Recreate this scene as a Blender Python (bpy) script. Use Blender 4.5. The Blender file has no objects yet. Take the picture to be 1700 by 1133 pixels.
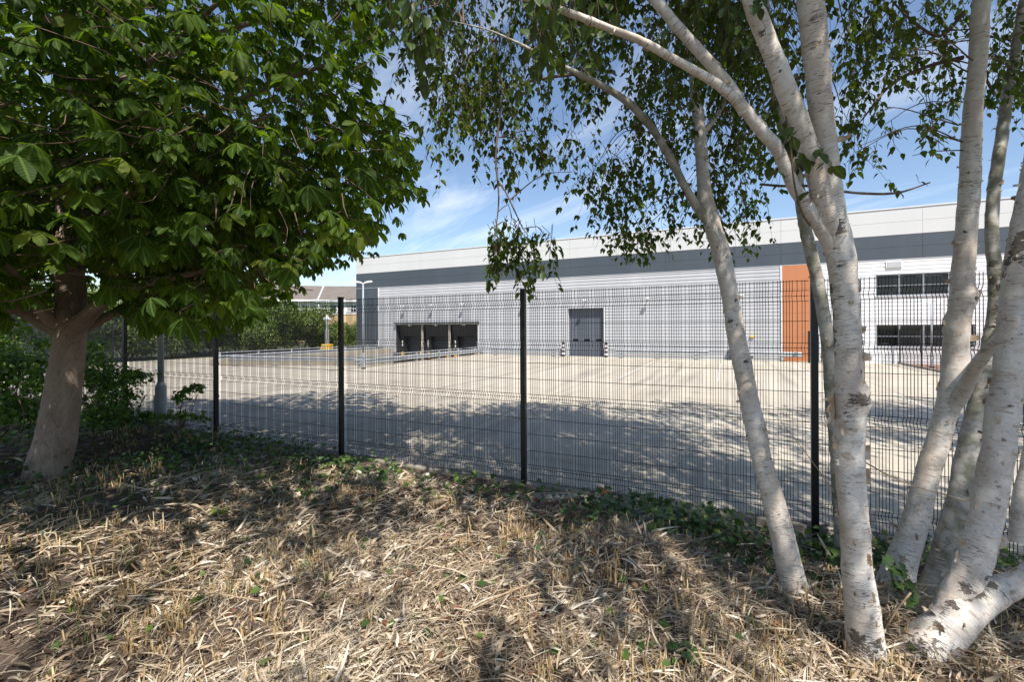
import bpy, math, random
import numpy as np
from mathutils import Vector, Matrix

random.seed(7)
RNG = np.random.default_rng(11)
SC = bpy.context.scene
COL = SC.collection
R = math.radians

# ------------------------------------------------------------------ camera
CAM = Vector((0.0, 0.0, 1.96))
ROLL = R(0.27)
FPX = 755.0                       # focal length in pixels of a 1700 px wide frame
CX, CY = 850.0, 546.0
cam_d = bpy.data.cameras.new('camera')
cam_d.sensor_width = 36.0
cam_d.lens = 36.0 * FPX / 1700.0
cam_d.shift_y = -(566.5 - CY) / 1700.0
cam_d.clip_start = 0.05
cam_d.clip_end = 3000.0
cam = bpy.data.objects.new('camera', cam_d)
COL.objects.link(cam)
cam.location = CAM
cam.rotation_euler = (R(90), ROLL, 0)
SC.camera = cam

# ------------------------------------------------------------------ light
SUN_EL = R(55)
SUN_AZ = math.atan2(0.268, -0.964)
TO_SUN = Vector((math.sin(SUN_AZ) * math.cos(SUN_EL), math.cos(SUN_AZ) * math.cos(SUN_EL), math.sin(SUN_EL)))
sun_d = bpy.data.lights.new('sun', 'SUN')
sun_d.energy = 5.0
sun_d.angle = R(0.53)
sun_d.color = (1.0, 0.95, 0.88)
sun = bpy.data.objects.new('sun', sun_d)
COL.objects.link(sun)
sun.rotation_euler = TO_SUN.to_track_quat('Z', 'Y').to_euler()
sun.location = (8, -20, 40)

world = bpy.data.worlds.new('World')
SC.world = world
world.use_nodes = True
wn, wl = world.node_tree.nodes, world.node_tree.links
wn.clear()
w_out = wn.new('ShaderNodeOutputWorld')
w_bg = wn.new('ShaderNodeBackground')
w_sky = wn.new('ShaderNodeTexSky')
w_sky.sky_type = 'NISHITA'
w_sky.sun_disc = False
w_sky.sun_elevation = SUN_EL
w_sky.sun_rotation = SUN_AZ
w_sky.altitude = 50
w_sky.air_density = 1.0
w_sky.dust_density = 0.35
w_sky.ozone_density = 2.2
w_bg.inputs['Strength'].default_value = 0.116
# thin cirrus, mapped on a flat cloud deck
w_tc = wn.new('ShaderNodeTexCoord')
w_sep = wn.new('ShaderNodeSeparateXYZ')
wl.new(w_tc.outputs['Generated'], w_sep.inputs[0])
def wmath(op, a, b=None, clamp=False):
    n = wn.new('ShaderNodeMath'); n.operation = op; n.use_clamp = clamp
    for i, v in enumerate((a, b)):
        if v is None: continue
        if isinstance(v, (int, float)): n.inputs[i].default_value = v
        else: wl.new(v, n.inputs[i])
    return n.outputs[0]
w_z = wmath('ADD', wmath('MAXIMUM', w_sep.outputs[2], 0.0), 0.12)
w_cmb = wn.new('ShaderNodeCombineXYZ')
wl.new(wmath('DIVIDE', w_sep.outputs[0], w_z), w_cmb.inputs[0])
wl.new(wmath('DIVIDE', w_sep.outputs[1], w_z), w_cmb.inputs[1])
w_rot = wn.new('ShaderNodeMapping')
w_rot.inputs['Rotation'].default_value = (0, 0, R(58))
w_map = wn.new('ShaderNodeMapping')
w_map.inputs['Scale'].default_value = (0.42, 1.7, 1)
w_map.inputs['Location'].default_value = (0.35, 0.9, 0)
wl.new(w_cmb.outputs[0], w_rot.inputs[0]); wl.new(w_rot.outputs[0], w_map.inputs[0])
w_n1 = wn.new('ShaderNodeTexNoise'); w_n1.inputs['Scale'].default_value = 1.15
w_n1.inputs['Detail'].default_value = 9; w_n1.inputs['Roughness'].default_value = 0.62
w_n1.inputs['Distortion'].default_value = 0.7
wl.new(w_map.outputs[0], w_n1.inputs['Vector'])
w_rmp = wn.new('ShaderNodeValToRGB')
w_rmp.color_ramp.elements[0].position = 0.50; w_rmp.color_ramp.elements[0].color = (0, 0, 0, 1)
w_rmp.color_ramp.elements[1].position = 0.74; w_rmp.color_ramp.elements[1].color = (1, 1, 1, 1)
wl.new(w_n1.outputs[0], w_rmp.inputs[0])
w_mix = wn.new('ShaderNodeMix'); w_mix.data_type = 'RGBA'
wl.new(wmath('MULTIPLY', w_rmp.outputs[0], 0.46, True), w_mix.inputs[0])
w_hsv = wn.new('ShaderNodeHueSaturation'); w_hsv.inputs['Saturation'].default_value = 0.97
w_hsv.inputs['Value'].default_value = 1.0
wl.new(w_sky.outputs[0], w_hsv.inputs['Color'])
wl.new(w_hsv.outputs[0], w_mix.inputs[6])
w_mix.inputs[7].default_value = (8.0, 8.2, 8.5, 1)
wl.new(w_mix.outputs[2], w_bg.inputs['Color'])
wl.new(w_bg.outputs[0], w_out.inputs[0])

SC.view_settings.view_transform = 'Standard'
SC.view_settings.look = 'None'
SC.view_settings.gamma = 1.0
SC.view_settings.use_curve_mapping = False
SC.view_settings.exposure = 0.62
SC.cycles.max_bounces = 6
SC.cycles.diffuse_bounces = 3
SC.cycles.transmission_bounces = 4
SC.cycles.transparent_max_bounces = 8
SC.cycles.use_adaptive_sampling = True
SC.cycles.adaptive_threshold = 0.006
SC.cycles.use_denoising = True
try:
    SC.cycles.denoiser = 'OPENIMAGEDENOISE'
except Exception:
    pass
SC.cycles.sample_clamp_indirect = 6

# ------------------------------------------------------------------ frames
YAW = math.atan2(355.0, 755.0)            # the warehouse wall and the fence run along the site x axis
UX = np.array([math.cos(YAW), -math.sin(YAW), 0.0])   # site x (to the right)
NX = np.array([math.sin(YAW), math.cos(YAW), 0.0])    # site y (away from the camera)

def S(x, d, z=0.0):
    """site coordinates -> world"""
    return UX * x + NX * d + np.array([0, 0, z])
def to_site(p):
    return float(np.dot(p, UX)), float(np.dot(p, NX)), float(p[2])
def ray(x, y):
    a, b = (x - CX) / FPX, (CY - y) / FPX
    c, s = math.cos(ROLL), math.sin(ROLL)
    return np.array([a * c + b * s, 1.0, -a * s + b * c])
def at(x, y, Y):
    """the point seen at photo pixel (x, y), Y metres in front of the camera"""
    return np.array(CAM) + ray(x, y) * Y
def project(P):
    P = np.asarray(P, float) - np.array(CAM)
    c, s = math.cos(ROLL), math.sin(ROLL)
    r = P[..., 0] * c - P[..., 2] * s
    u = P[..., 0] * s + P[..., 2] * c
    return CX + FPX * r / P[..., 1], CY - FPX * u / P[..., 1]

# ------------------------------------------------------------------ materials
def new_mat(name):
    m = bpy.data.materials.new(name); m.use_nodes = True
    nt = m.node_tree
    return m, nt, nt.nodes['Principled BSDF']
class NT:
    """small node helper"""
    def __init__(s, nt): s.nt = nt
    def n(s, t, **kw):
        n = s.nt.nodes.new(t)
        for k, v in kw.items(): setattr(n, k, v)
        return n
    def l(s, a, b): s.nt.links.new(a, b)
    def math(s, op, a, b=None, clamp=False):
        n = s.n('ShaderNodeMath', operation=op); n.use_clamp = clamp
        for i, v in enumerate((a, b)):
            if v is None: continue
            if isinstance(v, (int, float)): n.inputs[i].default_value = v
            else: s.l(v, n.inputs[i])
        return n.outputs[0]
    def noise(s, vec, scale, detail=4, rough=0.55, dist=0.0):
        n = s.n('ShaderNodeTexNoise')
        n.inputs['Scale'].default_value = scale; n.inputs['Detail'].default_value = detail
        n.inputs['Roughness'].default_value = rough; n.inputs['Distortion'].default_value = dist
        if vec is not None: s.l(vec, n.inputs['Vector'])
        return n.outputs[0]
    def ramp(s, fac, stops, interp='LINEAR'):
        n = s.n('ShaderNodeValToRGB'); cr = n.color_ramp; cr.interpolation = interp
        while len(cr.elements) < len(stops): cr.elements.new(0.5)
        for e, (p, c) in zip(cr.elements, stops):
            e.position = p; e.color = (*c, 1) if len(c) == 3 else c
        s.l(fac, n.inputs[0])
        return n.outputs[0]
    def mix(s, fac, a, b, blend='MIX'):
        n = s.n('ShaderNodeMix', data_type='RGBA', blend_type=blend)
        for i, v in ((0, fac), (6, a), (7, b)):
            if isinstance(v, (int, float)): n.inputs[i].default_value = v
            elif isinstance(v, tuple): n.inputs[i].default_value = (*v, 1)
            else: s.l(v, n.inputs[i])
        return n.outputs[2]
    def mapping(s, vec, scale=(1, 1, 1), loc=(0, 0, 0), rot=(0, 0, 0)):
        n = s.n('ShaderNodeMapping')
        n.inputs['Scale'].default_value = scale; n.inputs['Location'].default_value = loc
        n.inputs['Rotation'].default_value = rot
        s.l(vec, n.inputs[0]); return n.outputs[0]
    def obj(s): return s.n('ShaderNodeTexCoord').outputs['Object']
    def attr(s, name):
        n = s.n('ShaderNodeAttribute'); n.attribute_name = name; return n
    def bump(s, h, strength, dist, bsdf):
        n = s.n('ShaderNodeBump'); n.inputs['Strength'].default_value = strength
        n.inputs['Distance'].default_value = dist
        s.l(h, n.inputs['Height']); s.l(n.outputs[0], bsdf.inputs['Normal'])

def basic(name, col, rough=0.6, metal=0.0, var=0.12, scale=3.0, bump=0.0, spec=0.5, streak=False):
    """paint, metal, stone: a base colour with a slow natural mottling"""
    m, nt, b = new_mat(name); k = NT(nt)
    v = k.obj()
    if streak: v = k.mapping(v, (1.5, 1.5, 0.12))
    f = k.noise(v, scale, 6, 0.6)
    lo = tuple(c * (1 - var) for c in col); hi = tuple(min(1, c * (1 + var)) for c in col)
    k.l(k.ramp(f, [(0.3, lo), (0.7, hi)]), b.inputs['Base Color'])
    k.l(k.math('ADD', k.math('MULTIPLY', f, 0.2), rough - 0.1), b.inputs['Roughness'])
    b.inputs['Metallic'].default_value = metal
    b.inputs['Specular IOR Level'].default_value = spec
    if bump: k.bump(k.noise(k.obj(), scale * 12, 4), bump, 0.01, b)
    return m

M = {}
M['parapet'] = basic('light_grey_cladding', (0.52, 0.52, 0.51), 0.45, var=0.03, scale=0.5, streak=True)
M['band'] = basic('slate_grey_cladding', (0.054, 0.066, 0.080), 0.45, var=0.07, scale=0.6, streak=True)
M['silver'] = basic('silver_ribbed_cladding', (0.46, 0.465, 0.48), 0.42, metal=0.0, var=0.05, scale=0.6, streak=True)
M['white'] = basic('white_ribbed_cladding', (0.74, 0.74, 0.74), 0.45, var=0.03, scale=0.6, streak=True)
M['orange'] = basic('orange_cladding', (0.43, 0.17, 0.075), 0.45, var=0.05, scale=0.8, streak=True)
M['trim'] = basic('pale_trim', (0.58, 0.59, 0.61), 0.4, var=0.04)
M['door'] = basic('slate_door', (0.082, 0.096, 0.118), 0.45, var=0.08, scale=0.8)
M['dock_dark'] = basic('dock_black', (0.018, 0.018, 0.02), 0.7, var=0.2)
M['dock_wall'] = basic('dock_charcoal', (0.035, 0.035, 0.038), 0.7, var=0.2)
M['galv'] = basic('galvanised_steel', (0.42, 0.44, 0.46), 0.45, metal=0.35, var=0.15, scale=6)
M['pole'] = basic('grey_painted_pole', (0.33, 0.36, 0.385), 0.5, var=0.12, scale=5)
M['black'] = basic('black_powder_coat', (0.009, 0.009, 0.010), 0.42, var=0.2, scale=8)
M['wire'] = basic('black_wire', (0.010, 0.010, 0.013), 0.38, var=0.1, scale=8, spec=0.6)
M['rubber'] = basic('black_rubber', (0.012, 0.012, 0.012), 0.8, var=0.2)
M['yellow'] = basic('yellow_paint', (0.72, 0.42, 0.02), 0.45, var=0.1, scale=4)
M['bollard_white'] = basic('white_paint', (0.78, 0.76, 0.72), 0.5, var=0.06)
M['line'] = basic('worn_white_line', (0.60, 0.565, 0.51), 0.7, var=0.22, scale=5)
M['retain'] = basic('retaining_concrete', (0.40, 0.355, 0.29), 0.85, var=0.2, scale=1.2, bump=0.3, streak=True)
M['kerb'] = basic('kerb_concrete', (0.25, 0.22, 0.18), 0.9, var=0.35, scale=6, bump=0.5)
M['fascia'] = basic('white_fascia', (0.78, 0.78, 0.78), 0.5, var=0.03)
M['render'] = basic('pale_render', (0.62, 0.60, 0.585), 0.7, var=0.05, scale=1)
M['teal'] = basic('teal_frame', (0.05, 0.19, 0.17), 0.5, var=0.1)
M['stone'] = basic('pale_stone', (0.42, 0.38, 0.33), 0.9, var=0.3, scale=9, bump=0.6)
M['twig'] = basic('brown_twig', (0.12, 0.075, 0.05), 0.75, var=0.3, scale=30)
M['stick'] = basic('pale_stick', (0.36, 0.25, 0.15), 0.75, var=0.3, scale=30)
M['lamp'] = basic('lamp_white', (0.72, 0.73, 0.74), 0.4, var=0.03)
M['cctv_mast'] = basic('mast_grey', (0.26, 0.27, 0.27), 0.5, var=0.15)

def mat_brick(name, c1, c2, mortar, sx, sy):
    m, nt, b = new_mat(name); k = NT(nt)
    br = k.n('ShaderNodeTexBrick')
    br.inputs['Color1'].default_value = (*c1, 1); br.inputs['Color2'].default_value = (*c2, 1)
    br.inputs['Mortar'].default_value = (*mortar, 1)
    br.inputs['Scale'].default_value = 1.0; br.inputs['Mortar Size'].default_value = 0.006
    br.inputs['Brick Width'].default_value = sx; br.inputs['Row Height'].default_value = sy
    k.l(k.obj(), br.inputs['Vector'])
    f = k.noise(k.obj(), 1.3, 5)
    k.l(k.mix(0.35, br.outputs[0], k.ramp(f, [(0.3, tuple(c * .7 for c in c1)), (0.7, c2)])), b.inputs['Base Color'])
    b.inputs['Roughness'].default_value = 0.85
    return m
M['paving'] = mat_brick('red_brick_paving', (0.30, 0.145, 0.105), (0.36, 0.19, 0.14), (0.22, 0.18, 0.15), 0.2, 0.1)
M['brick'] = mat_brick('buff_brick', (0.50, 0.33, 0.16), (0.56, 0.38, 0.2), (0.5, 0.42, 0.32), 0.225, 0.075)

def mat_roof():
    m, nt, b = new_mat('brown_roof_tiles'); k = NT(nt)
    v = k.obj()
    f = k.noise(k.mapping(v, (0.6, 0.6, 3)), 2.0, 6, 0.65)
    w = k.n('ShaderNodeTexWave', wave_type='BANDS', bands_direction='Z'); w.inputs['Scale'].default_value = 1.7
    w.inputs['Distortion'].default_value = 0.6
    k.l(v, w.inputs['Vector'])
    c = k.ramp(f, [(0.3, (0.125, 0.10, 0.085)), (0.7, (0.20, 0.168, 0.145))])
    k.l(k.mix(0.18, c, w.outputs[0], 'MULTIPLY'), b.inputs['Base Color'])
    b.inputs['Roughness'].default_value = 0.85
    return m
M['roof'] = mat_roof()

def mat_glass(name, col=(0.008, 0.009, 0.011)):
    m, nt, b = new_mat(name); k = NT(nt)
    f = k.noise(k.obj(), 0.7, 3)
    k.l(k.ramp(f, [(0.3, col), (0.7, tuple(c * 1.7 for c in col))]), b.inputs['Base Color'])
    b.inputs['Roughness'].default_value = 0.04
    b.inputs['Specular IOR Level'].default_value = 0.4
    return m
M['glass'] = mat_glass('dark_glass', (0.004, 0.0045, 0.0055))
M['win_frame'] = basic('grey_window_frame', (0.20, 0.215, 0.24), 0.45, var=0.05)
M['dock_door'] = basic('dark_dock_door', (0.030, 0.036, 0.046), 0.5, var=0.15)

def mat_yard():
    m, nt, b = new_mat('yard_concrete'); k = NT(nt)
    v = k.obj()
    big = k.noise(v, 0.16, 5, 0.6)
    mid = k.noise(k.mapping(v, (0.35, 1.3, 1)), 0.9, 7, 0.65, 0.6)
    fine = k.noise(v, 38, 5, 0.7)
    c = k.ramp(big, [(0.3, (0.43, 0.38, 0.305)), (0.5, (0.50, 0.445, 0.36)), (0.72, (0.55, 0.495, 0.405))])
    c = k.mix(0.42, c, k.ramp(mid, [(0.32, (0.54, 0.50, 0.46)), (0.48, (1, 1, 1)), (0.7, (1.0, 1.0, 1.0))]), 'MULTIPLY')
    c = k.mix(0.4, c, k.ramp(fine, [(0.3, (0.62, 0.60, 0.57)), (0.62, (1, 1, 1))]), 'MULTIPLY')
    # dark tyre scuffs and oil spots, long marks that stay where they are
    st = k.noise(k.mapping(v, (0.9, 0.05, 1), rot=(0, 0, R(14))), 2.2, 4, 0.5, 0.3)
    c = k.mix(k.math('MULTIPLY', k.ramp(st, [(0.52, (0, 0, 0)), (0.68, (1, 1, 1))]), 0.38), c, (0.16, 0.145, 0.13))
    sp = k.n('ShaderNodeTexVoronoi'); sp.inputs['Scale'].default_value = 0.8
    k.l(v, sp.inputs['Vector'])
    spot = k.math('LESS_THAN', k.math('ADD', sp.outputs['Distance'], k.math('MULTIPLY', fine, 0.12)), 0.16)
    c = k.mix(k.math('MULTIPLY', spot, 0.45), c, (0.14, 0.13, 0.12))
    # slab joints
    br = k.n('ShaderNodeTexBrick'); br.offset = 0.0
    br.inputs['Color1'].default_value = (1, 1, 1, 1); br.inputs['Color2'].default_value = (0.94, 0.94, 0.94, 1)
    br.inputs['Mortar'].default_value = (0.38, 0.36, 0.33, 1)
    br.inputs['Scale'].default_value = 1.0; br.inputs['Mortar Size'].default_value = 0.012
    br.inputs['Brick Width'].default_value = 4.8; br.inputs['Row Height'].default_value = 5.6
    k.l(v, br.inputs['Vector'])
    c = k.mix(1.0, c, br.outputs[0], 'MULTIPLY')
    k.l(c, b.inputs['Base Color'])
    b.inputs['Roughness'].default_value = 0.88
    k.bump(fine, 0.35, 0.004, b)
    return m
M['yard'] = mat_yard()

def mat_soil():
    m, nt, b = new_mat('dark_soil'); k = NT(nt)
    v = k.obj()
    f = k.noise(v, 9, 9, 0.7); g = k.noise(v, 1.4, 4)
    c = k.ramp(f, [(0.28, (0.022, 0.014, 0.010)), (0.5, (0.062, 0.040, 0.029)), (0.75, (0.13, 0.092, 0.066))])
    c = k.mix(k.math('MULTIPLY', g, 0.6), c, k.ramp(f, [(0.3, (0.05, 0.035, 0.025)), (0.7, (0.19, 0.145, 0.105))]))
    k.l(c, b.inputs['Base Color'])
    b.inputs['Roughness'].default_value = 0.95
    k.bump(k.noise(v, 60, 6, 0.7), 0.8, 0.012, b)
    return m
M['soil'] = mat_soil()
def mat_verge():
    m, nt, b = new_mat('rough_grass'); k = NT(nt)
    f = k.noise(k.obj(), 1.5, 8, 0.7)
    k.l(k.ramp(f, [(0.3, (0.03, 0.045, 0.012)), (0.7, (0.09, 0.11, 0.04))]), b.inputs['Base Color'])
    b.inputs['Roughness'].default_value = 0.95
    return m
M['verge'] = mat_verge()

def mat_leaf(name, stops, trans=0.35, rough=0.42, spots=0.0, veins=0.0, tcol=(1.25, 1.35, 0.35), spec=0.5):
    """lf attribute: x along the blade, y across it, z a number of its own for each leaf"""
    m, nt, b = new_mat(name); k = NT(nt)
    a = k.attr('lf')
    sp = k.n('ShaderNodeSeparateXYZ'); k.l(a.outputs['Vector'], sp.inputs[0])
    c = k.ramp(sp.outputs[2], stops)
    if veins:
        ph = k.math('SUBTRACT', k.math('MULTIPLY', sp.outputs[0], 62.0), k.math('MULTIPLY', k.math('ABSOLUTE', sp.outputs[1]), 46.0))
        sn = k.math('SINE', ph)
        c = k.mix(k.math('MULTIPLY', k.math('GREATER_THAN', sn, 0.72), veins), c, (0.10, 0.17, 0.035))
        mid = k.math('LESS_THAN', k.math('ABSOLUTE', sp.outputs[1]), 0.03)
        c = k.mix(k.math('MULTIPLY', mid, veins * 1.5), c, (0.14, 0.21, 0.05))
        k.bump(sn, 0.12, 0.002, b)
    if spots:
        cm = k.n('ShaderNodeCombineXYZ')
        k.l(sp.outputs[0], cm.inputs[0]); k.l(sp.outputs[1], cm.inputs[1])
        k.l(k.math('MULTIPLY', sp.outputs[2], 91.0), cm.inputs[2])
        f = k.noise(cm.outputs[0], 4.5, 3, 0.6)
        c = k.mix(k.math('MULTIPLY', k.math('GREATER_THAN', f, 0.70), spots), c, (0.20, 0.075, 0.03))
    k.l(c, b.inputs['Base Color'])
    b.inputs['Roughness'].default_value = rough
    b.inputs['Specular IOR Level'].default_value = spec
    if trans:
        t = k.n('ShaderNodeBsdfTranslucent')
        k.l(k.mix(1.0, c, tcol, 'MULTIPLY'), t.inputs[0])
        mx = k.n('ShaderNodeMixShader'); mx.inputs[0].default_value = trans
        k.l(b.outputs[0], mx.inputs[1]); k.l(t.outputs[0], mx.inputs[2])
        k.l(mx.outputs[0], nt.nodes['Material Output'].inputs[0])
    return m
M['chestnut_leaf'] = mat_leaf('chestnut_leaf', [(0.0, (0.024, 0.050, 0.008)), (0.5, (0.048, 0.088, 0.012)), (0.85, (0.085, 0.130, 0.018)), (1.0, (0.125, 0.155, 0.026))], 0.5, 0.55, spots=0.85, veins=0.38, tcol=(2.3, 2.3, 0.38), spec=0.12)
M['birch_leaf'] = mat_leaf('birch_leaf', [(0.0, (0.030, 0.055, 0.011)), (0.6, (0.054, 0.092, 0.017)), (1.0, (0.10, 0.14, 0.03))], 0.40, 0.42, tcol=(2.1, 2.1, 0.4), spec=0.35)
M['broad_leaf'] = mat_leaf('broad_leaf', [(0.0, (0.034, 0.060, 0.016)), (1.0, (0.068, 0.105, 0.028))], 0.32, 0.38, veins=0.3, tcol=(1.5, 1.6, 0.4))
M['shrub_leaf'] = mat_leaf('shrub_leaf', [(0.0, (0.045, 0.090, 0.016)), (0.5, (0.090, 0.165, 0.026)), (1.0, (0.15, 0.24, 0.035))], 0.38, 0.45, tcol=(1.5, 1.6, 0.4))
M['hedge_leaf'] = mat_leaf('hedge_leaf', [(0.0, (0.045, 0.085, 0.012)), (0.5, (0.115, 0.180, 0.024)), (0.9, (0.19, 0.25, 0.035)), (1.0, (0.23, 0.26, 0.05))], 0.18, 0.5, tcol=(1.3, 1.3, 0.4))
M['ivy_leaf'] = mat_leaf('ivy_leaf', [(0.0, (0.030, 0.060, 0.014)), (0.6, (0.065, 0.115, 0.024)), (0.9, (0.13, 0.20, 0.036)), (1.0, (0.20, 0.28, 0.045))], 0.22, 0.36, tcol=(1.3, 1.5, 0.4))
M['straw'] = mat_leaf('dry_straw', [(0.0, (0.06, 0.038, 0.026)), (0.25, (0.19, 0.135, 0.088)), (0.55, (0.43, 0.33, 0.22)), (0.80, (0.62, 0.52, 0.385)), (1.0, (0.76, 0.69, 0.57))], 0.12, 0.55, tcol=(1.0, 0.9, 0.6), spec=0.35)
M['stubble'] = mat_leaf('cut_cane', [(0.0, (0.17, 0.11, 0.055)), (0.5, (0.40, 0.27, 0.115)), (1.0, (0.56, 0.43, 0.24))], 0.0, 0.5, spec=0.35)
M['dead_leaf'] = mat_leaf('dead_leaf', [(0.0, (0.07, 0.030, 0.015)), (0.6, (0.20, 0.085, 0.035)), (1.0, (0.33, 0.19, 0.08))], 0.15, 0.6, tcol=(1.2, 0.8, 0.4))

def mat_birch(name, white, tan, moss=0.0):
    m, nt, b = new_mat(name); k = NT(nt)
    v = k.attr('bark').outputs['Vector']
    dk = k.attr('dark').outputs['Fac']
    lo = k.noise(k.mapping(v, (1, 1, 0.45)), 6.0, 5, 0.6)
    c = k.mix(k.ramp(lo, [(0.38, (0, 0, 0)), (0.68, (1, 1, 1))]), white, tan)
    sheet = k.noise(k.mapping(v, (1, 1, 2.4)), 9.0, 6, 0.6, 0.8)
    c = k.mix(k.ramp(sheet, [(0.50, (0, 0, 0)), (0.56, (0.55, 0.55, 0.55)), (0.62, (0, 0, 0))]), c, (0.50, 0.40, 0.31))
    fine = k.noise(k.mapping(v, (1, 1, 7)), 40, 4, 0.6)
    c = k.mix(0.35, c, k.ramp(fine, [(0.3, (0.72, 0.70, 0.68)), (0.6, (1, 1, 1))]), 'MULTIPLY')
    torn = k.noise(k.mapping(v, (1, 1, 3.2), loc=(2, 1, 4)), 7.0, 8, 0.72, 1.2)
    c = k.mix(k.ramp(torn, [(0.60, (0, 0, 0)), (0.63, (0.8, 0.8, 0.8)), (0.70, (0.35, 0.35, 0.35))]), c, (0.36, 0.27, 0.19))
    edge = k.ramp(torn, [(0.592, (0, 0, 0)), (0.602, (1, 1, 1)), (0.612, (0, 0, 0))])
    c = k.mix(k.math('MULTIPLY', edge, 0.75), c, (0.09, 0.065, 0.05))
    # lenticels: short dark dashes round the stem
    l1 = k.noise(k.mapping(v, (30, 30, 210)), 1.0, 2, 0.5)
    l2 = k.noise(k.mapping(v, (12, 12, 150), loc=(3, 5, 7)), 1.0, 3, 0.55)
    reg = k.noise(v, 5.0, 3)
    rg_ = k.ramp(reg, [(0.36, (0, 0, 0)), (0.64, (1, 1, 1))])
    thr = k.math('SUBTRACT', k.math('SUBTRACT', 0.738, k.math('MULTIPLY', rg_, 0.10)), k.math('MULTIPLY', dk, 0.10))
    d = k.math('MAXIMUM', k.math('GREATER_THAN', l1, thr),
               k.math('GREATER_THAN', l2, k.math('ADD', thr, 0.0)))
    l3 = k.noise(k.mapping(v, (7, 7, 38), loc=(9, 2, 1)), 1.0, 6, 0.7)
    c = k.mix(k.math('MULTIPLY', k.math('GREATER_THAN', l3, k.math('SUBTRACT', 0.70, k.math('MULTIPLY', dk, 0.12))), 0.8), c, k.ramp(fine, [(0.3, (0.05, 0.04, 0.032)), (0.7, (0.26, 0.21, 0.165))]))
    c = k.mix(k.math('MULTIPLY', d, 0.82), c, (0.085, 0.062, 0.05))
    # black broken bark in crotches and at the foot
    cr = k.noise(k.mapping(v, (1, 1, 1.6)), 26, 7, 0.7, 1.0)
    blk = k.math('GREATER_THAN', k.math('ADD', k.math('MULTIPLY', dk, 0.42), k.math('MULTIPLY', cr, 0.80)), 0.70)
    c = k.mix(k.math('MULTIPLY', blk, 0.9), c, k.ramp(k.noise(k.mapping(v, (1, 1, 2)), 95, 5, 0.7), [(0.35, (0.012, 0.010, 0.008)), (0.65, (0.15, 0.12, 0.095))]))
    if moss:
        g = k.noise(v, 11, 5, 0.6)
        c = k.mix(k.math('MULTIPLY', k.ramp(g, [(0.42, (0, 0, 0)), (0.6, (1, 1, 1))]), moss), c, (0.13, 0.135, 0.075))
    k.l(c, b.inputs['Base Color'])
    b.inputs['Roughness'].default_value = 0.62
    b.inputs['Specular IOR Level'].default_value = 0.3
    h = k.math('SUBTRACT', k.math('ADD', k.math('MULTIPLY', fine, 0.5), k.math('MULTIPLY', sheet, 0.8)), k.math('ADD', k.math('MULTIPLY', d, 0.5), k.math('MULTIPLY', blk, 1.2)))
    k.bump(h, 0.55, 0.008, b)
    return m
M['birch'] = mat_birch('birch_bark', (0.72, 0.68, 0.62), (0.54, 0.455, 0.38))
M['birch_moss'] = mat_birch('mossy_birch_bark', (0.52, 0.50, 0.46), (0.40, 0.36, 0.30), 0.7)
def mat_flake():
    m, nt, b = new_mat('peeling_bark'); k = NT(nt)
    v = k.obj(); f = k.noise(v, 14, 5, 0.6); g = k.noise(k.mapping(v, (1, 1, 6)), 60, 3)
    c = k.ramp(f, [(0.38, (0.60, 0.54, 0.47)), (0.5, (0.46, 0.35, 0.24)), (0.66, (0.30, 0.205, 0.125))])
    k.l(k.mix(0.5, c, k.ramp(g, [(0.35, (0.6, 0.55, 0.5)), (0.6, (1, 1, 1))]), 'MULTIPLY'), b.inputs['Base Color'])
    b.inputs['Roughness'].default_value = 0.7
    return m
M['flake'] = mat_flake()

def mat_chestnut():
    m, nt, b = new_mat('chestnut_bark'); k = NT(nt)
    v = k.attr('bark').outputs['Vector']
    dk = k.attr('dark').outputs['Fac']
    f = k.noise(k.mapping(v, (1, 1, 0.35)), 9, 8, 0.65, 0.4)
    g = k.noise(v, 2.2, 3)
    c = k.ramp(f, [(0.28, (0.165, 0.118, 0.086)), (0.55, (0.31, 0.232, 0.175)), (0.8, (0.43, 0.36, 0.285))])
    c = k.mix(k.math('MULTIPLY', g, 0.5), c, (0.36, 0.28, 0.21))
    fb = k.noise(k.mapping(v, (1, 1, 0.3)), 70, 6, 0.7)
    c = k.mix(0.6, c, k.ramp(fb, [(0.3, (0.55, 0.52, 0.5)), (0.6, (1.05, 1.05, 1.05))]), 'MULTIPLY')
    vo = k.n('ShaderNodeTexVoronoi', feature='DISTANCE_TO_EDGE'); vo.inputs['Scale'].default_value = 9
    k.l(k.mapping(v, (1, 1, 0.28)), vo.inputs['Vector'])
    crk = k.math('LESS_THAN', vo.outputs['Distance'], k.math('MULTIPLY', k.math('SUBTRACT', g, 0.38), 0.06))
    c = k.mix(k.math('MULTIPLY', crk, 0.45), c, (0.075, 0.055, 0.042))
    wr = k.noise(k.mapping(v, (5, 5, 60)), 1.0, 3, 0.5, 0.5)
    w = k.math('GREATER_THAN', wr, 0.71)
    c = k.mix(k.math('MULTIPLY', w, 0.5), c, (0.07, 0.05, 0.04))
    cr = k.noise(v, 14, 6, 0.7, 0.8)
    c = k.mix(k.math('MULTIPLY', k.math('MULTIPLY', dk, k.ramp(cr, [(0.25, (1, 1, 1)), (0.7, (0.3, 0.3, 0.3))])), 0.85, True), c, (0.045, 0.035, 0.028))
    k.l(c, b.inputs['Base Color'])
    b.inputs['Roughness'].default_value = 0.85
    h = k.math('SUBTRACT', k.math('ADD', f, k.math('MULTIPLY', fb, 0.5)), k.math('MULTIPLY', k.math('MAXIMUM', w, crk), 0.6))
    k.bump(h, 0.9, 0.03, b)
    return m
M['chestnut'] = mat_chestnut()

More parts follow.
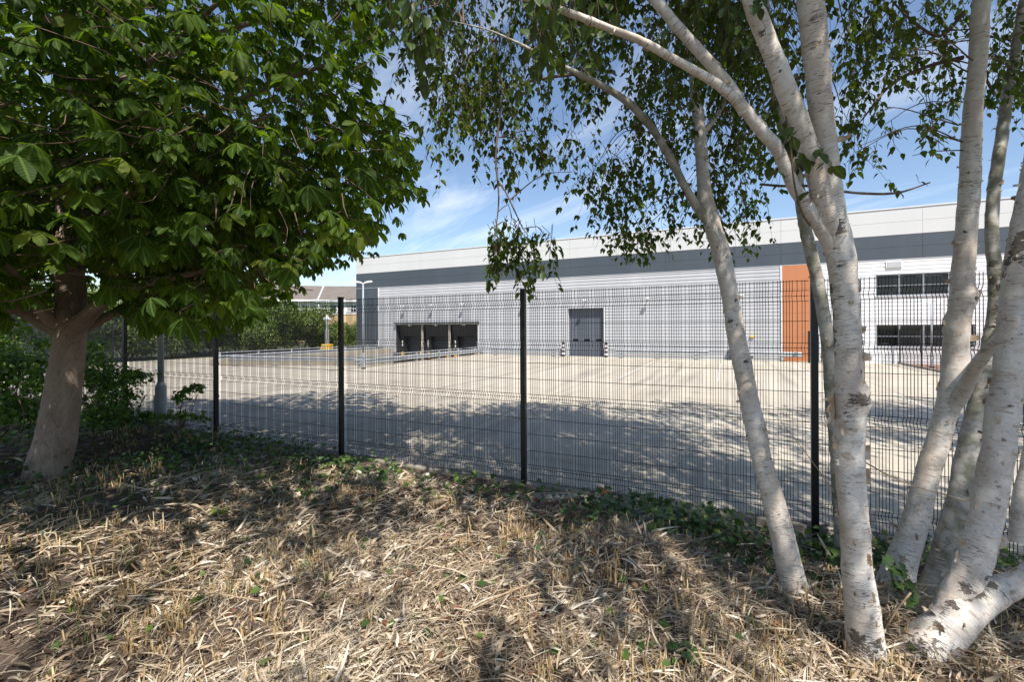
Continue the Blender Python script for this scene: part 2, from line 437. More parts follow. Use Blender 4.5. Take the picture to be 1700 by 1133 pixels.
# ------------------------------------------------------------------ object helpers
def tag(o, label=None, cat=None, group=None, kind=None):
    if label: o['label'] = label
    if cat: o['category'] = cat
    if group: o['group'] = group
    if kind: o['kind'] = kind
    return o
def thing(name, label, cat, base, group=None, site=True):
    """an Empty at the thing's base (site coordinates unless site=False)"""
    o = bpy.data.objects.new(name, None); COL.objects.link(o)
    o.empty_display_size = 0.2
    if site:
        o.location = S(*base); o.rotation_euler = (0, 0, -YAW)
    else:
        o.location = base
    o['_base'] = [float(b) for b in base]
    return tag(o, label, cat, group)
def copy_tree(o, parent=None):
    c = o.copy(); COL.objects.link(c)
    if parent is not None: c.parent = parent
    for ch in list(o.children): copy_tree(ch, c)
    return c
def base_of(o):
    while o.parent is not None: o = o.parent
    return np.array(o['_base'])

class MB:
    """collects plain geometry in the thing's frame and links it as ONE mesh object"""
    def __init__(s): s.v, s.f = [], []
    def add(s, vs, fs):
        o = len(s.v); s.v.extend([tuple(map(float, p)) for p in vs]); s.f.extend([tuple(i + o for i in f) for f in fs]); return s
    def box(s, x0, x1, y0, y1, z0, z1):
        vs = [(x, y, z) for z in (z0, z1) for y in (y0, y1) for x in (x0, x1)]
        return s.add(vs, [(0, 2, 3, 1), (4, 5, 7, 6), (0, 1, 5, 4), (2, 6, 7, 3), (0, 4, 6, 2), (1, 3, 7, 5)])
    def prism(s, poly, axis, a0, a1):
        """extrude a 2D polygon along axis ('x','y','z')"""
        n = len(poly)
        def p3(p, a):
            if axis == 'x': return (a, p[0], p[1])
            if axis == 'y': return (p[0], a, p[1])
            return (p[0], p[1], a)
        vs = [p3(p, a0) for p in poly] + [p3(p, a1) for p in poly]
        fs = [tuple(range(n))[::-1], tuple(range(n, 2 * n))] + [(i, (i + 1) % n, n + (i + 1) % n, n + i) for i in range(n)]
        return s.add(vs, fs)
    def tube(s, pts, rad, sides=8, cap=True):
        pts = [np.array(p, float) for p in pts]
        if not hasattr(rad, '__len__'): rad = [rad] * len(pts)
        vs, fs = [], []
        t0 = pts[1] - pts[0]
        ref = np.array([0, 0, 1.0]) if abs(t0[2]) < 0.8 * np.linalg.norm(t0) else np.array([1.0, 0, 0])
        for i, p in enumerate(pts):
            t = pts[min(i + 1, len(pts) - 1)] - pts[max(i - 1, 0)]; t /= np.linalg.norm(t) + 1e-9
            a = np.cross(t, ref); a /= np.linalg.norm(a) + 1e-9
            b = np.cross(t, a); ref = -np.cross(t, a) if False else ref
            for j in range(sides):
                w = 2 * math.pi * j / sides
                vs.append(p + rad[i] * (math.cos(w) * a + math.sin(w) * b))
        for i in range(len(pts) - 1):
            for j in range(sides):
                j2 = (j + 1) % sides
                fs.append((i * sides + j, i * sides + j2, (i + 1) * sides + j2, (i + 1) * sides + j))
        if cap:
            fs.append(tuple(range(sides))[::-1]); fs.append(tuple(range((len(pts) - 1) * sides, len(pts) * sides)))
        return s.add(vs, fs)
    def cyl(s, x, y, z0, z1, r, sides=14, r2=None):
        return s.tube([(x, y, z0), (x, y, z1)], [r, r if r2 is None else r2], sides)
    def build(s, name, mat, parent=None, base=None, smooth=False, bevel=0.0):
        me = bpy.data.meshes.new(name)
        b = base_of(parent) if parent is not None else np.array(base if base is not None else (0, 0, 0), float)
        me.from_pydata([tuple(np.array(p) - b) for p in s.v], [], s.f)
        me.materials.append(mat)
        if smooth: me.polygons.foreach_set('use_smooth', [True] * len(me.polygons))
        me.update()
        o = bpy.data.objects.new(name, me); COL.objects.link(o)
        if parent is not None: o.parent = parent
        if bevel:
            md = o.modifiers.new('bevel', 'BEVEL'); md.width = bevel; md.segments = 2; md.limit_method = 'ANGLE'
        return o
def site_obj(o, base):
    o.location = S(*base); o.rotation_euler = (0, 0, -YAW); o['_base'] = [float(b) for b in base]; return o

def np_mesh(name, V, F, mat, parent=None, base=None, attrs=None, smooth=True):
    """V (n,3) world, F (m,k) all k-gons; base is subtracted"""
    b = base_of(parent) if parent is not None else np.array(base if base is not None else (0, 0, 0), float)
    V = np.asarray(V, np.float32) - b.astype(np.float32)
    F = np.asarray(F, np.int32)
    me = bpy.data.meshes.new(name)
    me.vertices.add(len(V)); me.vertices.foreach_set('co', V.ravel())
    m, kk = F.shape
    me.loops.add(m * kk); me.loops.foreach_set('vertex_index', F.ravel())
    me.polygons.add(m)
    me.polygons.foreach_set('loop_start', np.arange(0, m * kk, kk, dtype=np.int32))
    me.polygons.foreach_set('loop_total', np.full(m, kk, np.int32))
    if smooth: me.polygons.foreach_set('use_smooth', np.ones(m, bool))
    me.update(calc_edges=True)
    for an, (ty, data) in (attrs or {}).items():
        a = me.attributes.new(an, ty, 'POINT')
        a.data.foreach_set('vector' if ty == 'FLOAT_VECTOR' else 'value', np.asarray(data, np.float32).ravel())
    me.materials.append(mat)
    o = bpy.data.objects.new(name, me); COL.objects.link(o)
    if parent is not None: o.parent = parent
    elif base is not None: o.location = base
    return o

def unit(a): return a / (np.linalg.norm(a, axis=-1, keepdims=True) + 1e-9)

# leaf templates: (along, across, up) per vertex and quads (a repeated index makes a triangle)
def strip_template(st):
    """st: list of (along, halfwidth, sag); a folded blade of quads"""
    v, f = [], []
    for a, w, h in st:
        v += [(a, -w, h + w * 0.22), (a, 0, h), (a, w, h + w * 0.22)]
    for i in range(len(st) - 1):
        o = 3 * i
        f += [(o, o + 1, o + 4, o + 3), (o + 1, o + 2, o + 5, o + 4)]
    return np.array(v), np.array(f)
T_BIRCH = strip_template([(0, .02, 0), (.22, .36, .0), (.5, .34, -.03), (1.0, .01, -.14)])
T_FAR = (np.array([(0, 0, 0), (.45, -.36, .05), (1, 0, -.1), (.45, .36, .05)]), np.array([(0, 1, 2, 3)]))
T_CHEST = strip_template([(0, .012, 0), (.25, .10, .01), (.5, .185, -.02), (.72, .215, -.08), (.9, .12, -.16), (1.0, .01, -.22)])
T_BROAD = strip_template([(0, .02, 0), (.2, .27, .0), (.5, .34, -.03), (.8, .2, -.1), (1.0, .01, -.18)])
def T_lobed():
    out = [(0, 0, 0), (.05, -.38, .05), (.38, -.30, .0), (.48, -.50, .06), (.66, -.2, .0), (1, 0, -.08),
           (.66, .2, .0), (.48, .50, .06), (.38, .30, 0), (.05, .38, .05)]
    v = np.array([(.4, 0, -.03)] + out)
    f = [(0, i, i + 1, i + 2 if i + 2 <= 10 else 1) for i in range(1, 11, 2)]
    return v, np.array(f)
T_IVY = T_lobed()

def leaves(T, P, D, Nn, L, W, rnd):
    """stack of leaves -> V, F, lf"""
    tv, tf = T
    n = len(P)
    D = unit(D); side = unit(np.cross(D, Nn)); up = np.cross(side, D)
    L = np.asarray(L).reshape(-1, 1, 1) * np.ones((n, 1, 1)); W = np.asarray(W).reshape(-1, 1, 1) * np.ones((n, 1, 1))
    V = (P[:, None, :] + L * tv[None, :, 0:1] * D[:, None, :] + W * tv[None, :, 1:2] * side[:, None, :] + L * tv[None, :, 2:3] * up[:, None, :])
    F = tf[None] + (np.arange(n) * len(tv))[:, None, None]
    lf = np.zeros((n, len(tv), 3)); lf[:, :, 0] = tv[None, :, 0]; lf[:, :, 1] = tv[None, :, 1]; lf[:, :, 2] = np.asarray(rnd)[:, None]
    return V.reshape(-1, 3), F.reshape(-1, tf.shape[1]), lf.reshape(-1, 3)
class Leafs:
    def __init__(s): s.V, s.F, s.A, s.o = [], [], [], 0
    def add(s, T, P, D, Nn, L, W, rnd=None):
        P = np.asarray(P, float)
        if len(P) == 0: return
        if rnd is None: rnd = RNG.random(len(P))
        V, F, A = leaves(T, P, np.asarray(D, float), np.asarray(Nn, float), L, W, rnd)
        s.V.append(V); s.F.append(F + s.o); s.A.append(A); s.o += len(V)
    def build(s, name, mat, parent=None, base=None, smooth=True):
        return np_mesh(name, np.concatenate(s.V), np.concatenate(s.F), mat, parent, base,
                       {'lf': ('FLOAT_VECTOR', np.concatenate(s.A))}, smooth)
class Tubes:
    """many thin 3-sided twigs in one mesh (numpy)"""
    def __init__(s): s.V, s.F, s.o = [], [], 0
    def add(s, P, r0, r1, sides=3):
        P = np.asarray(P, float); n = len(P)
        t = unit(np.gradient(P, axis=0))
        ref = np.array([0.3, 0.2, 0.93]) if abs(t[0][2]) < 0.85 else np.array([0.9, 0.4, 0.1])
        a = unit(np.cross(t, ref)); b = np.cross(t, a)
        rr = np.linspace(r0, r1, n)[:, None]
        w = np.arange(sides) * 2 * math.pi / sides
        V = P[:, None] + rr[:, None] * (np.cos(w)[None, :, None] * a[:, None] + np.sin(w)[None, :, None] * b[:, None])
        idx = np.arange(n * sides).reshape(n, sides)
        nx = np.roll(idx, -1, axis=1)
        F = np.stack([idx[:-1], nx[:-1], nx[1:], idx[1:]], -1).reshape(-1, 4)
        s.V.append(V.reshape(-1, 3)); s.F.append(F + s.o); s.o += n * sides
    def build(s, name, mat, parent=None, base=None):
        return np_mesh(name, np.concatenate(s.V), np.concatenate(s.F), mat, parent, base)

def spline(P, r, step):
    """Catmull-Rom through the points, resampled"""
    P = np.asarray(P, float); r = np.asarray(r, float)
    Q = np.vstack([2 * P[0] - P[1], P, 2 * P[-1] - P[-2]])
    out, rad = [], []
    for i in range(len(P) - 1):
        p0, p1, p2, p3 = Q[i], Q[i + 1], Q[i + 2], Q[i + 3]
        n = max(2, int(np.linalg.norm(p2 - p1) / step))
        for t in np.linspace(0, 1, n, endpoint=False):
            out.append(0.5 * (2 * p1 + (p2 - p0) * t + (2 * p0 - 5 * p1 + 4 * p2 - p3) * t * t + (3 * p1 - p0 - 3 * p2 + p3) * t ** 3))
            rad.append(r[i] * (1 - t) + r[i + 1] * t)
    out.append(P[-1]); rad.append(r[-1])
    return np.array(out), np.array(rad)

def stem(name, mat, parent, P, r, step=0.03, sides=28, bump=0.05, dark=(), knots=(), seed=0, flare=0.0, eyes=0):
    """a tapering trunk or limb with an uneven surface; 'bark' and 'dark' attributes drive the bark material"""
    rg = np.random.default_rng(seed + 100)
    C, rad = spline(P, r, step)
    if eyes:
        C = C + np.cumsum(rg.normal(0, 0.0011, C.shape), 0) * np.array([1, 1, 0.2])
    n = len(C)
    t = unit(np.gradient(C, axis=0))
    a = np.zeros_like(C); ref = unit(np.cross(t[0], np.array([0.12, 0.98, 0.1])))
    for i in range(n):
        ref = ref - t[i] * np.dot(ref, t[i]); ref = ref / np.linalg.norm(ref); a[i] = ref
    b = np.cross(t, a)
    Ls = np.concatenate([[0], np.cumsum(np.linalg.norm(np.diff(C, axis=0), axis=1))])
    w = np.arange(sides) * 2 * math.pi / sides
    th, LL = np.meshgrid(w, Ls)
    nz = np.zeros_like(th)
    for q in range(10):
        ka, kl = rg.integers(0, 4), rg.uniform(2, 16)
        nz += math.sin(1) * np.sin(ka * th + kl * LL + rg.uniform(0, 6.28)) / (1 + 0.35 * q)
    for q in range(6):
        nz += 0.35 * np.sin(rg.integers(3, 8) * th + rg.uniform(20, 60) * LL + rg.uniform(0, 6.28)) / (1 + 0.3 * q)
    rr = rad[:, None] * (1 + bump * nz * 0.5)
    if flare:
        rr = rr * (1 + flare * np.exp(-LL / 0.16) * (1 + 0.35 * np.sin(4 * th + rg.uniform(0, 6))))
    V = C[:, None] + rr[..., None] * (np.cos(th)[..., None] * a[:, None] + np.sin(th)[..., None] * b[:, None])
    dk = np.zeros_like(th)
    vn = unit(V - C[:, None]); PXY = np.stack(project(V), -1); fc = np.sum(vn * unit(np.array(CAM) - V), -1) > 0.05
    def find(p):
        if len(p) == 3: return np.asarray(p)
        d2 = np.where(fc, np.hypot(PXY[..., 0] - p[0], PXY[..., 1] - p[1]), 1e9)
        return V[np.unravel_index(np.argmin(d2), d2.shape)].copy()
    for (p, R0, st) in dark:
        p = find(p)
        d = np.linalg.norm(V - np.asarray(p), axis=-1)
        dk = np.maximum(dk, st * np.clip(1.25 - d / R0, 0, 1))
    for (p, R0, h) in knots:
        p = find(p); d = np.linalg.norm(V - p, axis=-1)
        outw = unit(V - C[:, None])
        g = np.exp(-(d / R0) ** 2) - 0.9 * np.exp(-(d / (R0 * 0.42)) ** 2)
        V = V + outw * (h * g)[..., None]
        dk = np.maximum(dk, np.exp(-(d / (R0 * 0.62)) ** 2) * 1.1)
    for _ in range(eyes):
        i_, j_ = rg.integers(n // 12, n), rg.integers(0, sides); R0 = rg.uniform(.010, .026); p = V[i_, j_].copy()
        dv = V - p; ax = np.sum(dv * t[:, None], -1); d = np.sqrt(np.maximum(np.sum(dv * dv, -1) + 1.8 * ax * ax, 0))
        V = V + unit(V - C[:, None]) * (R0 * .45 * (np.exp(-(d / R0) ** 2) - .8 * np.exp(-(d / (R0 * .45)) ** 2)))[..., None]
        dk = np.maximum(dk, rg.uniform(.6, 1.1) * np.exp(-(d / (R0 * .8)) ** 2))
    bark = np.stack([np.cos(th) * rad[:, None], np.sin(th) * rad[:, None], LL + seed * 3.1], -1)
    idx = np.arange(n * sides).reshape(n, sides); nx = np.roll(idx, -1, axis=1)
    F = np.stack([idx[:-1], nx[:-1], nx[1:], idx[1:]], -1).reshape(-1, 4)
    Vf = np.vstack([V.reshape(-1, 3), C[0], C[-1]])
    c0, c1 = n * sides, n * sides + 1
    caps = [(c0, idx[0, (j + 1) % sides], idx[0, j], idx[0, j]) for j in range(0)]
    Bf = np.vstack([bark.reshape(-1, 3), [0, 0, 0], [0, 0, Ls[-1]]])
    Df = np.concatenate([dk.ravel(), [0, 0]])
    tri = [(c1, idx[-1, j], idx[-1, (j + 1) % sides], idx[-1, (j + 1) % sides]) for j in range(0)]
    o = np_mesh(name, Vf[:-2], F, mat, parent, None, {'bark': ('FLOAT_VECTOR', Bf[:-2]), 'dark': ('FLOAT', Df[:-2])})
    return o, C, rad, a, b, Ls

def pxpath(pts, k=1.0):
    """[(x, y, Y, width in photo pixels)] -> points, radii"""
    out = []
    for i, (x, y, Y, w) in enumerate(pts):
        a, b_ = pts[max(i - 1, 0)], pts[min(i + 1, len(pts) - 1)]
        up = abs(b_[1] - a[1]) / (math.hypot(b_[0] - a[0], b_[1] - a[1]) + 1e-6)
        st = math.sqrt(1 + ((x - CX) / FPX) ** 2)
        out.append(k * w * Y / FPX / 2 / (1 + (st - 1) * up))
    return [at(x, y, Y) for x, y, Y, w in pts], out

# ------------------------------------------------------------------ ground
YZ = -0.08            # yard level
WD = 31.9             # distance of the warehouse wall
FD = 5.2              # distance of the mesh fence
def smooth(a, b, x):
    t = np.clip((x - a) / (b - a), 0, 1); return t * t * (3 - 2 * t)
_gw = [(RNG.uniform(0.6, 3.2), RNG.uniform(-1, 1), RNG.uniform(-1, 1), RNG.uniform(0, 6.28)) for _ in range(14)]
def gz(X, Y):
    X = np.asarray(X, float); Y = np.asarray(Y, float)
    d = X * NX[0] + Y * NX[1]
    h = np.zeros_like(X)
    for kf, cx_, cy_, ph in _gw:
        h += np.sin(kf * (cx_ * X + cy_ * Y) * 2.2 + ph) * 0.036 / (0.5 + kf * 0.5)
    nf = smooth(5.15, 4.3, d)
    h = h * (0.25 + 0.75 * nf) + 0.05 * nf
    h += 0.15 * smooth(-2.6, -4.6, X) * smooth(5.3, 4.2, d) + 0.10 * smooth(-2.2, -4.8, X)
    return h - 0.015 + 0.03 * smooth(0.6, -0.6, X) * smooth(4.6, 5.0, d)
def struct(o): o['kind'] = 'structure'; return o

def grid(x0, x1, y0, y1, step):
    xs = np.arange(x0, x1 + step / 2, step); ys = np.arange(y0, y1 + step / 2, step)
    X, Y = np.meshgrid(xs, ys)
    idx = np.arange(X.size).reshape(X.shape)
    F = np.stack([idx[:-1, :-1], idx[:-1, 1:], idx[1:, 1:], idx[1:, :-1]], -1).reshape(-1, 4)
    return X, Y, F
# planted bank on the camera's side of the fence (site grid, clipped at the kerb)
XS, DS, F = grid(-34.0, 26.0, -14.0, 5.14, 0.11)
Xw = XS * UX[0] + DS * NX[0]; Yw = XS * UX[1] + DS * NX[1]
Zw = gz(Xw, Yw)
bank = np_mesh('ground', np.stack([Xw, Yw, Zw], -1).reshape(-1, 3), F, M['soil'])
struct(bank)

RX0, RX1, RD0 = -26.6, -17.6, 16.2        # loading ramp
RZ = -1.28
mb = MB()
def slab(mb, x0, x1, d0, d1, z): mb.add([(x0, d0, z), (x1, d0, z), (x1, d1, z), (x0, d1, z)], [(0, 1, 2, 3)])
yb = (0, 0, 0)
slab(mb, -35.0, 60, FD + 0.14, RD0, YZ); slab(mb, -35.0, RX0, RD0, WD + 14, YZ); slab(mb, RX1, 60, RD0, WD, YZ)
yard = site_obj(mb.build('yard', M['yard']), yb); struct(yard)
mb = MB(); mb.add([(RX0, RD0, YZ), (RX1, RD0, YZ), (RX1, WD + 0.3, RZ), (RX0, WD + 0.3, RZ)], [(0, 1, 2, 3)])
struct(site_obj(mb.build('ramp', M['yard']), yb))
mb = MB()
slab(mb, -900, -35.0, -900, 900, -0.10); slab(mb, -35.0, 60, WD + 14, 900, -0.12); slab(mb, 60, 900, -900, 900, -0.10)
slab(mb, -35.0, 60, -900, -13.9, -0.10)
struct(site_obj(mb.build('terrain', M['verge']), yb))
mb = MB(); slab(mb, 8.75, 40, 20.0, WD, YZ + 0.004)
struct(site_obj(mb.build('pavement', M['paving']), yb))
mb = MB(); mb.box(8.6, 8.75, 20.0, WD, YZ - 0.1, YZ + 0.08)
struct(site_obj(mb.build('kerb', M['kerb']), yb))
mb = MB(); x = -40.0
while x < 30:
    mb.box(x + 0.004, x + 0.911, FD - 0.02, FD + 0.145, -0.4, 0.035 + 0.006 * math.sin(x * 3.1)); x += 0.915
struct(site_obj(mb.build('fence_kerb', M['kerb'], bevel=0.008), yb))
for i, (xx, d0, d1) in enumerate([(-7.35, 17.5, 28.0), (-3.95, 18.6, 28.8), (-0.27, 19.0, 28.8), (3.3, 18.8, 28.8), (4.6, 11.0, 17.5), (-10.8, 17.5, 27)]):
    mb = MB(); mb.box(xx - 0.04, xx + 0.04, d0, d1, YZ + 0.004, YZ + 0.005)
    o = mb.build('painted_line', M['line'], base=(0, 0, 0)); o.parent = yard

# ------------------------------------------------------------------ warehouse
WX0, WX1 = -30.85, 26.0
wh = thing('warehouse', 'long pale grey warehouse with a slate grey band and loading docks', 'warehouse', (WX0, WD, YZ))
PITCH = 0.22
def cladding(mb, x0, x1, z0, z1, D=WD):
    """horizontal ribs: proud flats with a stepped groove under each"""
    k0 = int(math.floor(z0 / PITCH)) - 1
    k = k0
    while k * PITCH < z1:
        a, b_ = k * PITCH, k * PITCH + PITCH
        g = a + 0.045
        lo, hi = max(a, z0), min(b_, z1)
        if hi > lo:
            pr = []
            if lo < g: pr += [(D, lo), (D, min(g, hi))]
            if hi > g: pr += [(D - 0.035, max(g + 0.012, lo)), (D - 0.035, hi)]
            if hi >= b_ - 1e-6: pr += [(D, hi)]
            for (p, q) in zip(pr[:-1], pr[1:]):
                mb.add([(x0, p[0], p[1]), (x1, p[0], p[1]), (x1, q[0], q[1]), (x0, q[0], q[1])], [(0, 1, 2, 3)])
        k += 1
Z1, Z2, Z3 = 5.72, 7.06, 8.50
DX0, DX1, DZ = -26.25, -18.0, 2.40        # dock opening
LX0, LX1, LZ = -10.46, -7.83, 3.42        # level access door
OX0, OX1 = 3.04, 4.97                     # orange panel
mb = MB()
for (a, b_, c, d) in [(-28.2, DX0, YZ, Z1), (DX0, DX1, DZ, Z1), (DX1, LX0, YZ, Z1), (LX0, LX1, LZ, Z1), (LX1, OX0, YZ, Z1)]:
    cladding(mb, a, b_, c, d)
mb.build('silver_cladding', M['silver'], wh)
WIN = []
for x0 in (7.65, 12.36, 17.1):
    for (z0, z1) in ((0.86, 2.08), (3.70, 4.88)): WIN.append((x0, x0 + 4.16, z0, z1))
mb = MB()
cladding(mb, OX1, 7.65, YZ, Z1); cladding(mb, 11.81, 12.36, YZ, Z1); cladding(mb, 16.52, 17.1, YZ, Z1); cladding(mb, 21.26, WX1, YZ, Z1)
for x0 in (7.65, 12.36, 17.1):
    for (z0, z1) in ((YZ, 0.86), (2.08, 3.70), (4.88, Z1)): cladding(mb, x0, x0 + 4.16, z0, z1)
mb.build('white_cladding', M['white'], wh)
# flat panels with open joints
def panels(mb, x0, x1, z0, z1, wx, wz, D, gap=0.010, th=0.05, phase=0.0):
    xs = [x0]; x = math.floor((x0 - phase) / wx) * wx + phase + wx
    while x < x1 - 0.05: xs.append(x); x += wx
    xs.append(x1)
    nz = max(1, round((z1 - z0) / wz))
    for a, b_ in zip(xs[:-1], xs[1:]):
        for i in range(nz):
            c, d = z0 + (z1 - z0) * i / nz, z0 + (z1 - z0) * (i + 1) / nz
            mb.box(a + gap / 2, b_ - gap / 2, D - th, D, c + gap / 2, d - gap / 2)
mb = MB(); panels(mb, WX0, WX1, Z1, Z2, 6.66, 0.67, WD + 0.01, phase=3.04)
panels(mb, WX0, -28.2, YZ, Z1, 2.65, 1.45, WD + 0.012, phase=-28.2)
mb.build('slate_band', M['band'], wh)
mb = MB(); panels(mb, WX0, WX1, Z2, Z3, 6.66, 0.72, WD + 0.0, phase=3.04); mb.build('parapet', M['parapet'], wh)
mb = MB(); panels(mb, OX0, OX1, YZ, Z1 - 0.02, 1.93, 1.45, WD - 0.012, phase=OX0); mb.build('orange_panel', M['orange'], wh)
mb = MB(); mb.box(WX0 - 0.05, WX1 + 0.05, WD - 0.09, WD + 0.35, Z3 + 0.002, Z3 + 0.07)
for xx in (-28.2, OX0, OX1): mb.box(xx - 0.05, xx + 0.05, WD - 0.075, WD + 0.02, YZ, Z1 - 0.01)
mb.box(WX0 - 0.02, WX1, WD - 0.07, WD + 0.02, Z1 - 0.025, Z1 - 0.004)
mb.build('trim', M['trim'], wh)
# carcass behind the cladding
mb = MB()
e = WD + 0.06
for (a, b_, c, d) in [(WX0, DX0, YZ - 0.02, Z3), (DX0, DX1, DZ + 0.25, Z3), (DX1, LX0, YZ - 0.02, Z3), (LX0, LX1, LZ + 0.3, Z3), (LX1, WX1, YZ - 0.02, Z3 - 0.001)]:
    mb.box(a + 0.002, b_ - 0.002, e, e + 0.25, c, d)
mb.box(WX0, WX0 + 0.25, e + 0.252, WD + 45, YZ - 0.02, Z3 - 0.01)
mb.box(WX1 - 0.25, WX1, e + 0.252, WD + 45, YZ - 0.02, Z3 - 0.01)
mb.box(WX0 + 0.26, WX1 - 0.26, WD + 44.7, WD + 45, YZ - 0.02, Z3 - 0.01)
mb.box(WX0 + 0.26, WX1 - 0.26, e + 0.26, WD + 44.69, 7.6, 7.8)
mb.build('carcass', M['band'], wh)
# windows
def window(x0, x1, z0, z1, cols=4):
    D = WD + 0.03
    f = MB()
    mb_ = MB(); mb_.box(x0, x1, D, D + 0.03, z0, z1)
    fw = 0.045; zt = z0 + (z1 - z0) * 0.47
    f.box(x0, x1, D - 0.035, D - 0.002, z0, z0 + fw); f.box(x0, x1, D - 0.035, D - 0.002, z1 - fw, z1)
    f.box(x0, x0 + fw, D - 0.034, D - 0.002, z0 + fw, z1 - fw); f.box(x1 - fw, x1, D - 0.034, D - 0.002, z0 + fw, z1 - fw)
    for i in range(1, cols):
        xx = x0 + (x1 - x0) * i / cols; f.box(xx - 0.035, xx + 0.035, D - 0.045, D - 0.002, z0 + fw, z1 - fw)
    for i in range(cols):
        a = x0 + (x1 - x0) * i / cols + (0.035 if i else fw); b_ = x0 + (x1 - x0) * (i + 1) / cols - (0.035 if i < cols - 1 else fw)
        f.box(a, b_, D - 0.038, D - 0.002, zt - 0.022, zt + 0.022)
    s = MB(); s.box(x0 - 0.04, x1 + 0.04, WD - 0.10, D - 0.036, z0 - 0.05, z0 - 0.003)
    w = mb_.build('window', M['glass'], wh)
    f.build('frame', M['win_frame'], w)
    s.build('sill', M['trim'], w)
for w in WIN: window(*w)
mb = MB(); mb.box(8.1, 8.82, WD - 0.10, WD - 0.03, 5.24, 5.62)
v = mb.build('louvre', M['white'], wh)
mb = MB()
for i in range(7): mb.box(8.15, 8.77, WD - 0.125, WD - 0.102, 5.27 + i * 0.047, 5.293 + i * 0.047)
mb.build('louvre_blade', M['trim'], v)
# level access door, 0.36 m back in its opening
mb = MB(); n = 7
for i in range(n):
    a, b_ = YZ + (LZ - YZ) * i / n, YZ + (LZ - YZ) * (i + 1) / n
    mb.box(LX0 + 0.02, LX1 - 0.02, WD + 0.33, WD + 0.38, a + 0.004, b_ - 0.004)
door = mb.build('roller_door', M['door'], wh)
for i in range(3):
    mb = MB(); xx = LX0 + 0.28 + i * 0.86; mb.box(xx, xx + 0.4, WD + 0.318, WD + 0.329, 1.04, 1.18); mb.build('vision_slot', M['glass'], door)
mb = MB()
mb.box(LX0 - 0.09, LX0, WD - 0.06, WD + 0.36, YZ, LZ + 0.09); mb.box(LX1, LX1 + 0.09, WD - 0.06, WD + 0.36, YZ, LZ + 0.09)
mb.box(LX0, LX1, WD - 0.06, WD + 0.36, LZ, LZ + 0.088)
mb.build('door_frame', M['trim'], wh)
# a low meter cabinet behind the leaning birch
mb = MB(); mb.box(0.16, 0.75, WD - 0.30, WD - 0.037, YZ, 0.55); mb.box(0.12, 0.155, WD - 0.31, WD - 0.037, YZ, 0.58); mb.build('meter_cabinet', M['door'], wh)
# wall lights on short arms
for xx in (-25.2, -22.25, -19.25, -13.9, -9.1, -4.75, 0.9, 6.4):
    mb = MB(); mb.tube([(xx, WD - 0.02, 3.93), (xx, WD - 0.30, 4.0), (xx, WD - 0.42, 3.98)], 0.025, 8)
    a = mb.build('wall_light', M['trim'], wh)
    mb = MB(); mb.prism([(WD - 0.62, 3.96), (WD - 0.40, 4.03), (WD - 0.40, 3.93), (WD - 0.60, 3.91)], 'x', xx - 0.13, xx + 0.13)
    mb.build('lamp_head', M['trim'], a)
mb = MB(); mb.box(1.35, 1.6, WD - 0.16, WD - 0.036, 1.36, 1.44); mb.build('wall_lamp', M['yellow'], wh)
# loading docks
RDp = WD + 1.5
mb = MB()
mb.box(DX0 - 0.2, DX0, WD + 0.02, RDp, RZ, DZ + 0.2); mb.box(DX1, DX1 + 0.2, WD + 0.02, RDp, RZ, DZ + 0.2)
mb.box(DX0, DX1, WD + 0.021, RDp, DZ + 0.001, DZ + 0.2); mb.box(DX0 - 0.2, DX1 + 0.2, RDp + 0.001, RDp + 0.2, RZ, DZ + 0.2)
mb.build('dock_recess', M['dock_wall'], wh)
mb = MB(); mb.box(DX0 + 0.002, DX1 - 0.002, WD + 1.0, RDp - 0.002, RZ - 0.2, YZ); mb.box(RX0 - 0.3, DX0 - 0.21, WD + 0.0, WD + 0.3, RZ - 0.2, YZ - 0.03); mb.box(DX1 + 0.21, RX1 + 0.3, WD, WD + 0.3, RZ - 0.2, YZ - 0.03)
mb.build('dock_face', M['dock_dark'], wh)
bw = (DX1 - DX0) / 3
for i in range(3):
    a = DX0 + bw * i; c = a + bw / 2
    mb = MB(); mb.box(c - 1.05, c + 1.05, WD + 1.06, WD + 1.10, YZ + 0.002, 2.05)
    dd = mb.build('dock_door', M['dock_door'], wh)
    mb = MB()
    for j in range(1, 4): mb.box(c - 1.05, c + 1.05, WD + 1.045, WD + 1.058, YZ + j * 0.53 - 0.012, YZ + j * 0.53 + 0.012)
    mb.box(c - 0.3, c + 0.3, WD + 1.04, WD + 1.055, 1.25, 1.4)
    mb.build('door_rib', M['dock_dark'], dd)
    mb = MB()   # cushion shelter: head curtain and two side curtains
    mb.prism([(WD + 0.98, 1.35), (WD + 0.40, 1.35), (WD + 0.15, 2.34), (WD + 0.98, 2.34)], 'x', c - bw / 2 + 0.16, c + bw / 2 - 0.16)
    for sgn in (-1, 1):
        e0, e1 = c + sgn * 0.88, c + sgn * (bw / 2 - 0.10)
        mb.box(min(e0, e1), max(e0, e1), WD + 0.45, WD + 0.985, YZ - 0.1, 1.345)
    mb.build('dock_shelter', M['dock_dark'], wh)
    for sgn in (-1, 1):
        mb = MB(); xx = c + sgn * 1.06
        mb.box(xx - 0.028, xx + 0.028, WD + 0.42, WD + 0.448, 0.42, 1.02); mb.build('guide_stripe', M['bollard_white'], wh)
        mb = MB(); xx = c + sgn * 0.98
        mb.box(xx - 0.1, xx + 0.1, WD + 0.32, WD + 0.44, YZ - 0.46, YZ + 0.04); mb.build('dock_bumper', M['yellow'], wh)
    mb = MB(); mb.box(c - 0.14, c + 0.14, WD + 0.05, WD + 0.13, 2.24, 2.32); mb.build('dock_lamp', M['lamp'], wh)
    if i:
        mb = MB(); mb.box(a - 0.055, a + 0.055, WD - 0.02, WD + 0.12, RZ, DZ); mb.build('dock_post', M['stone'], wh)
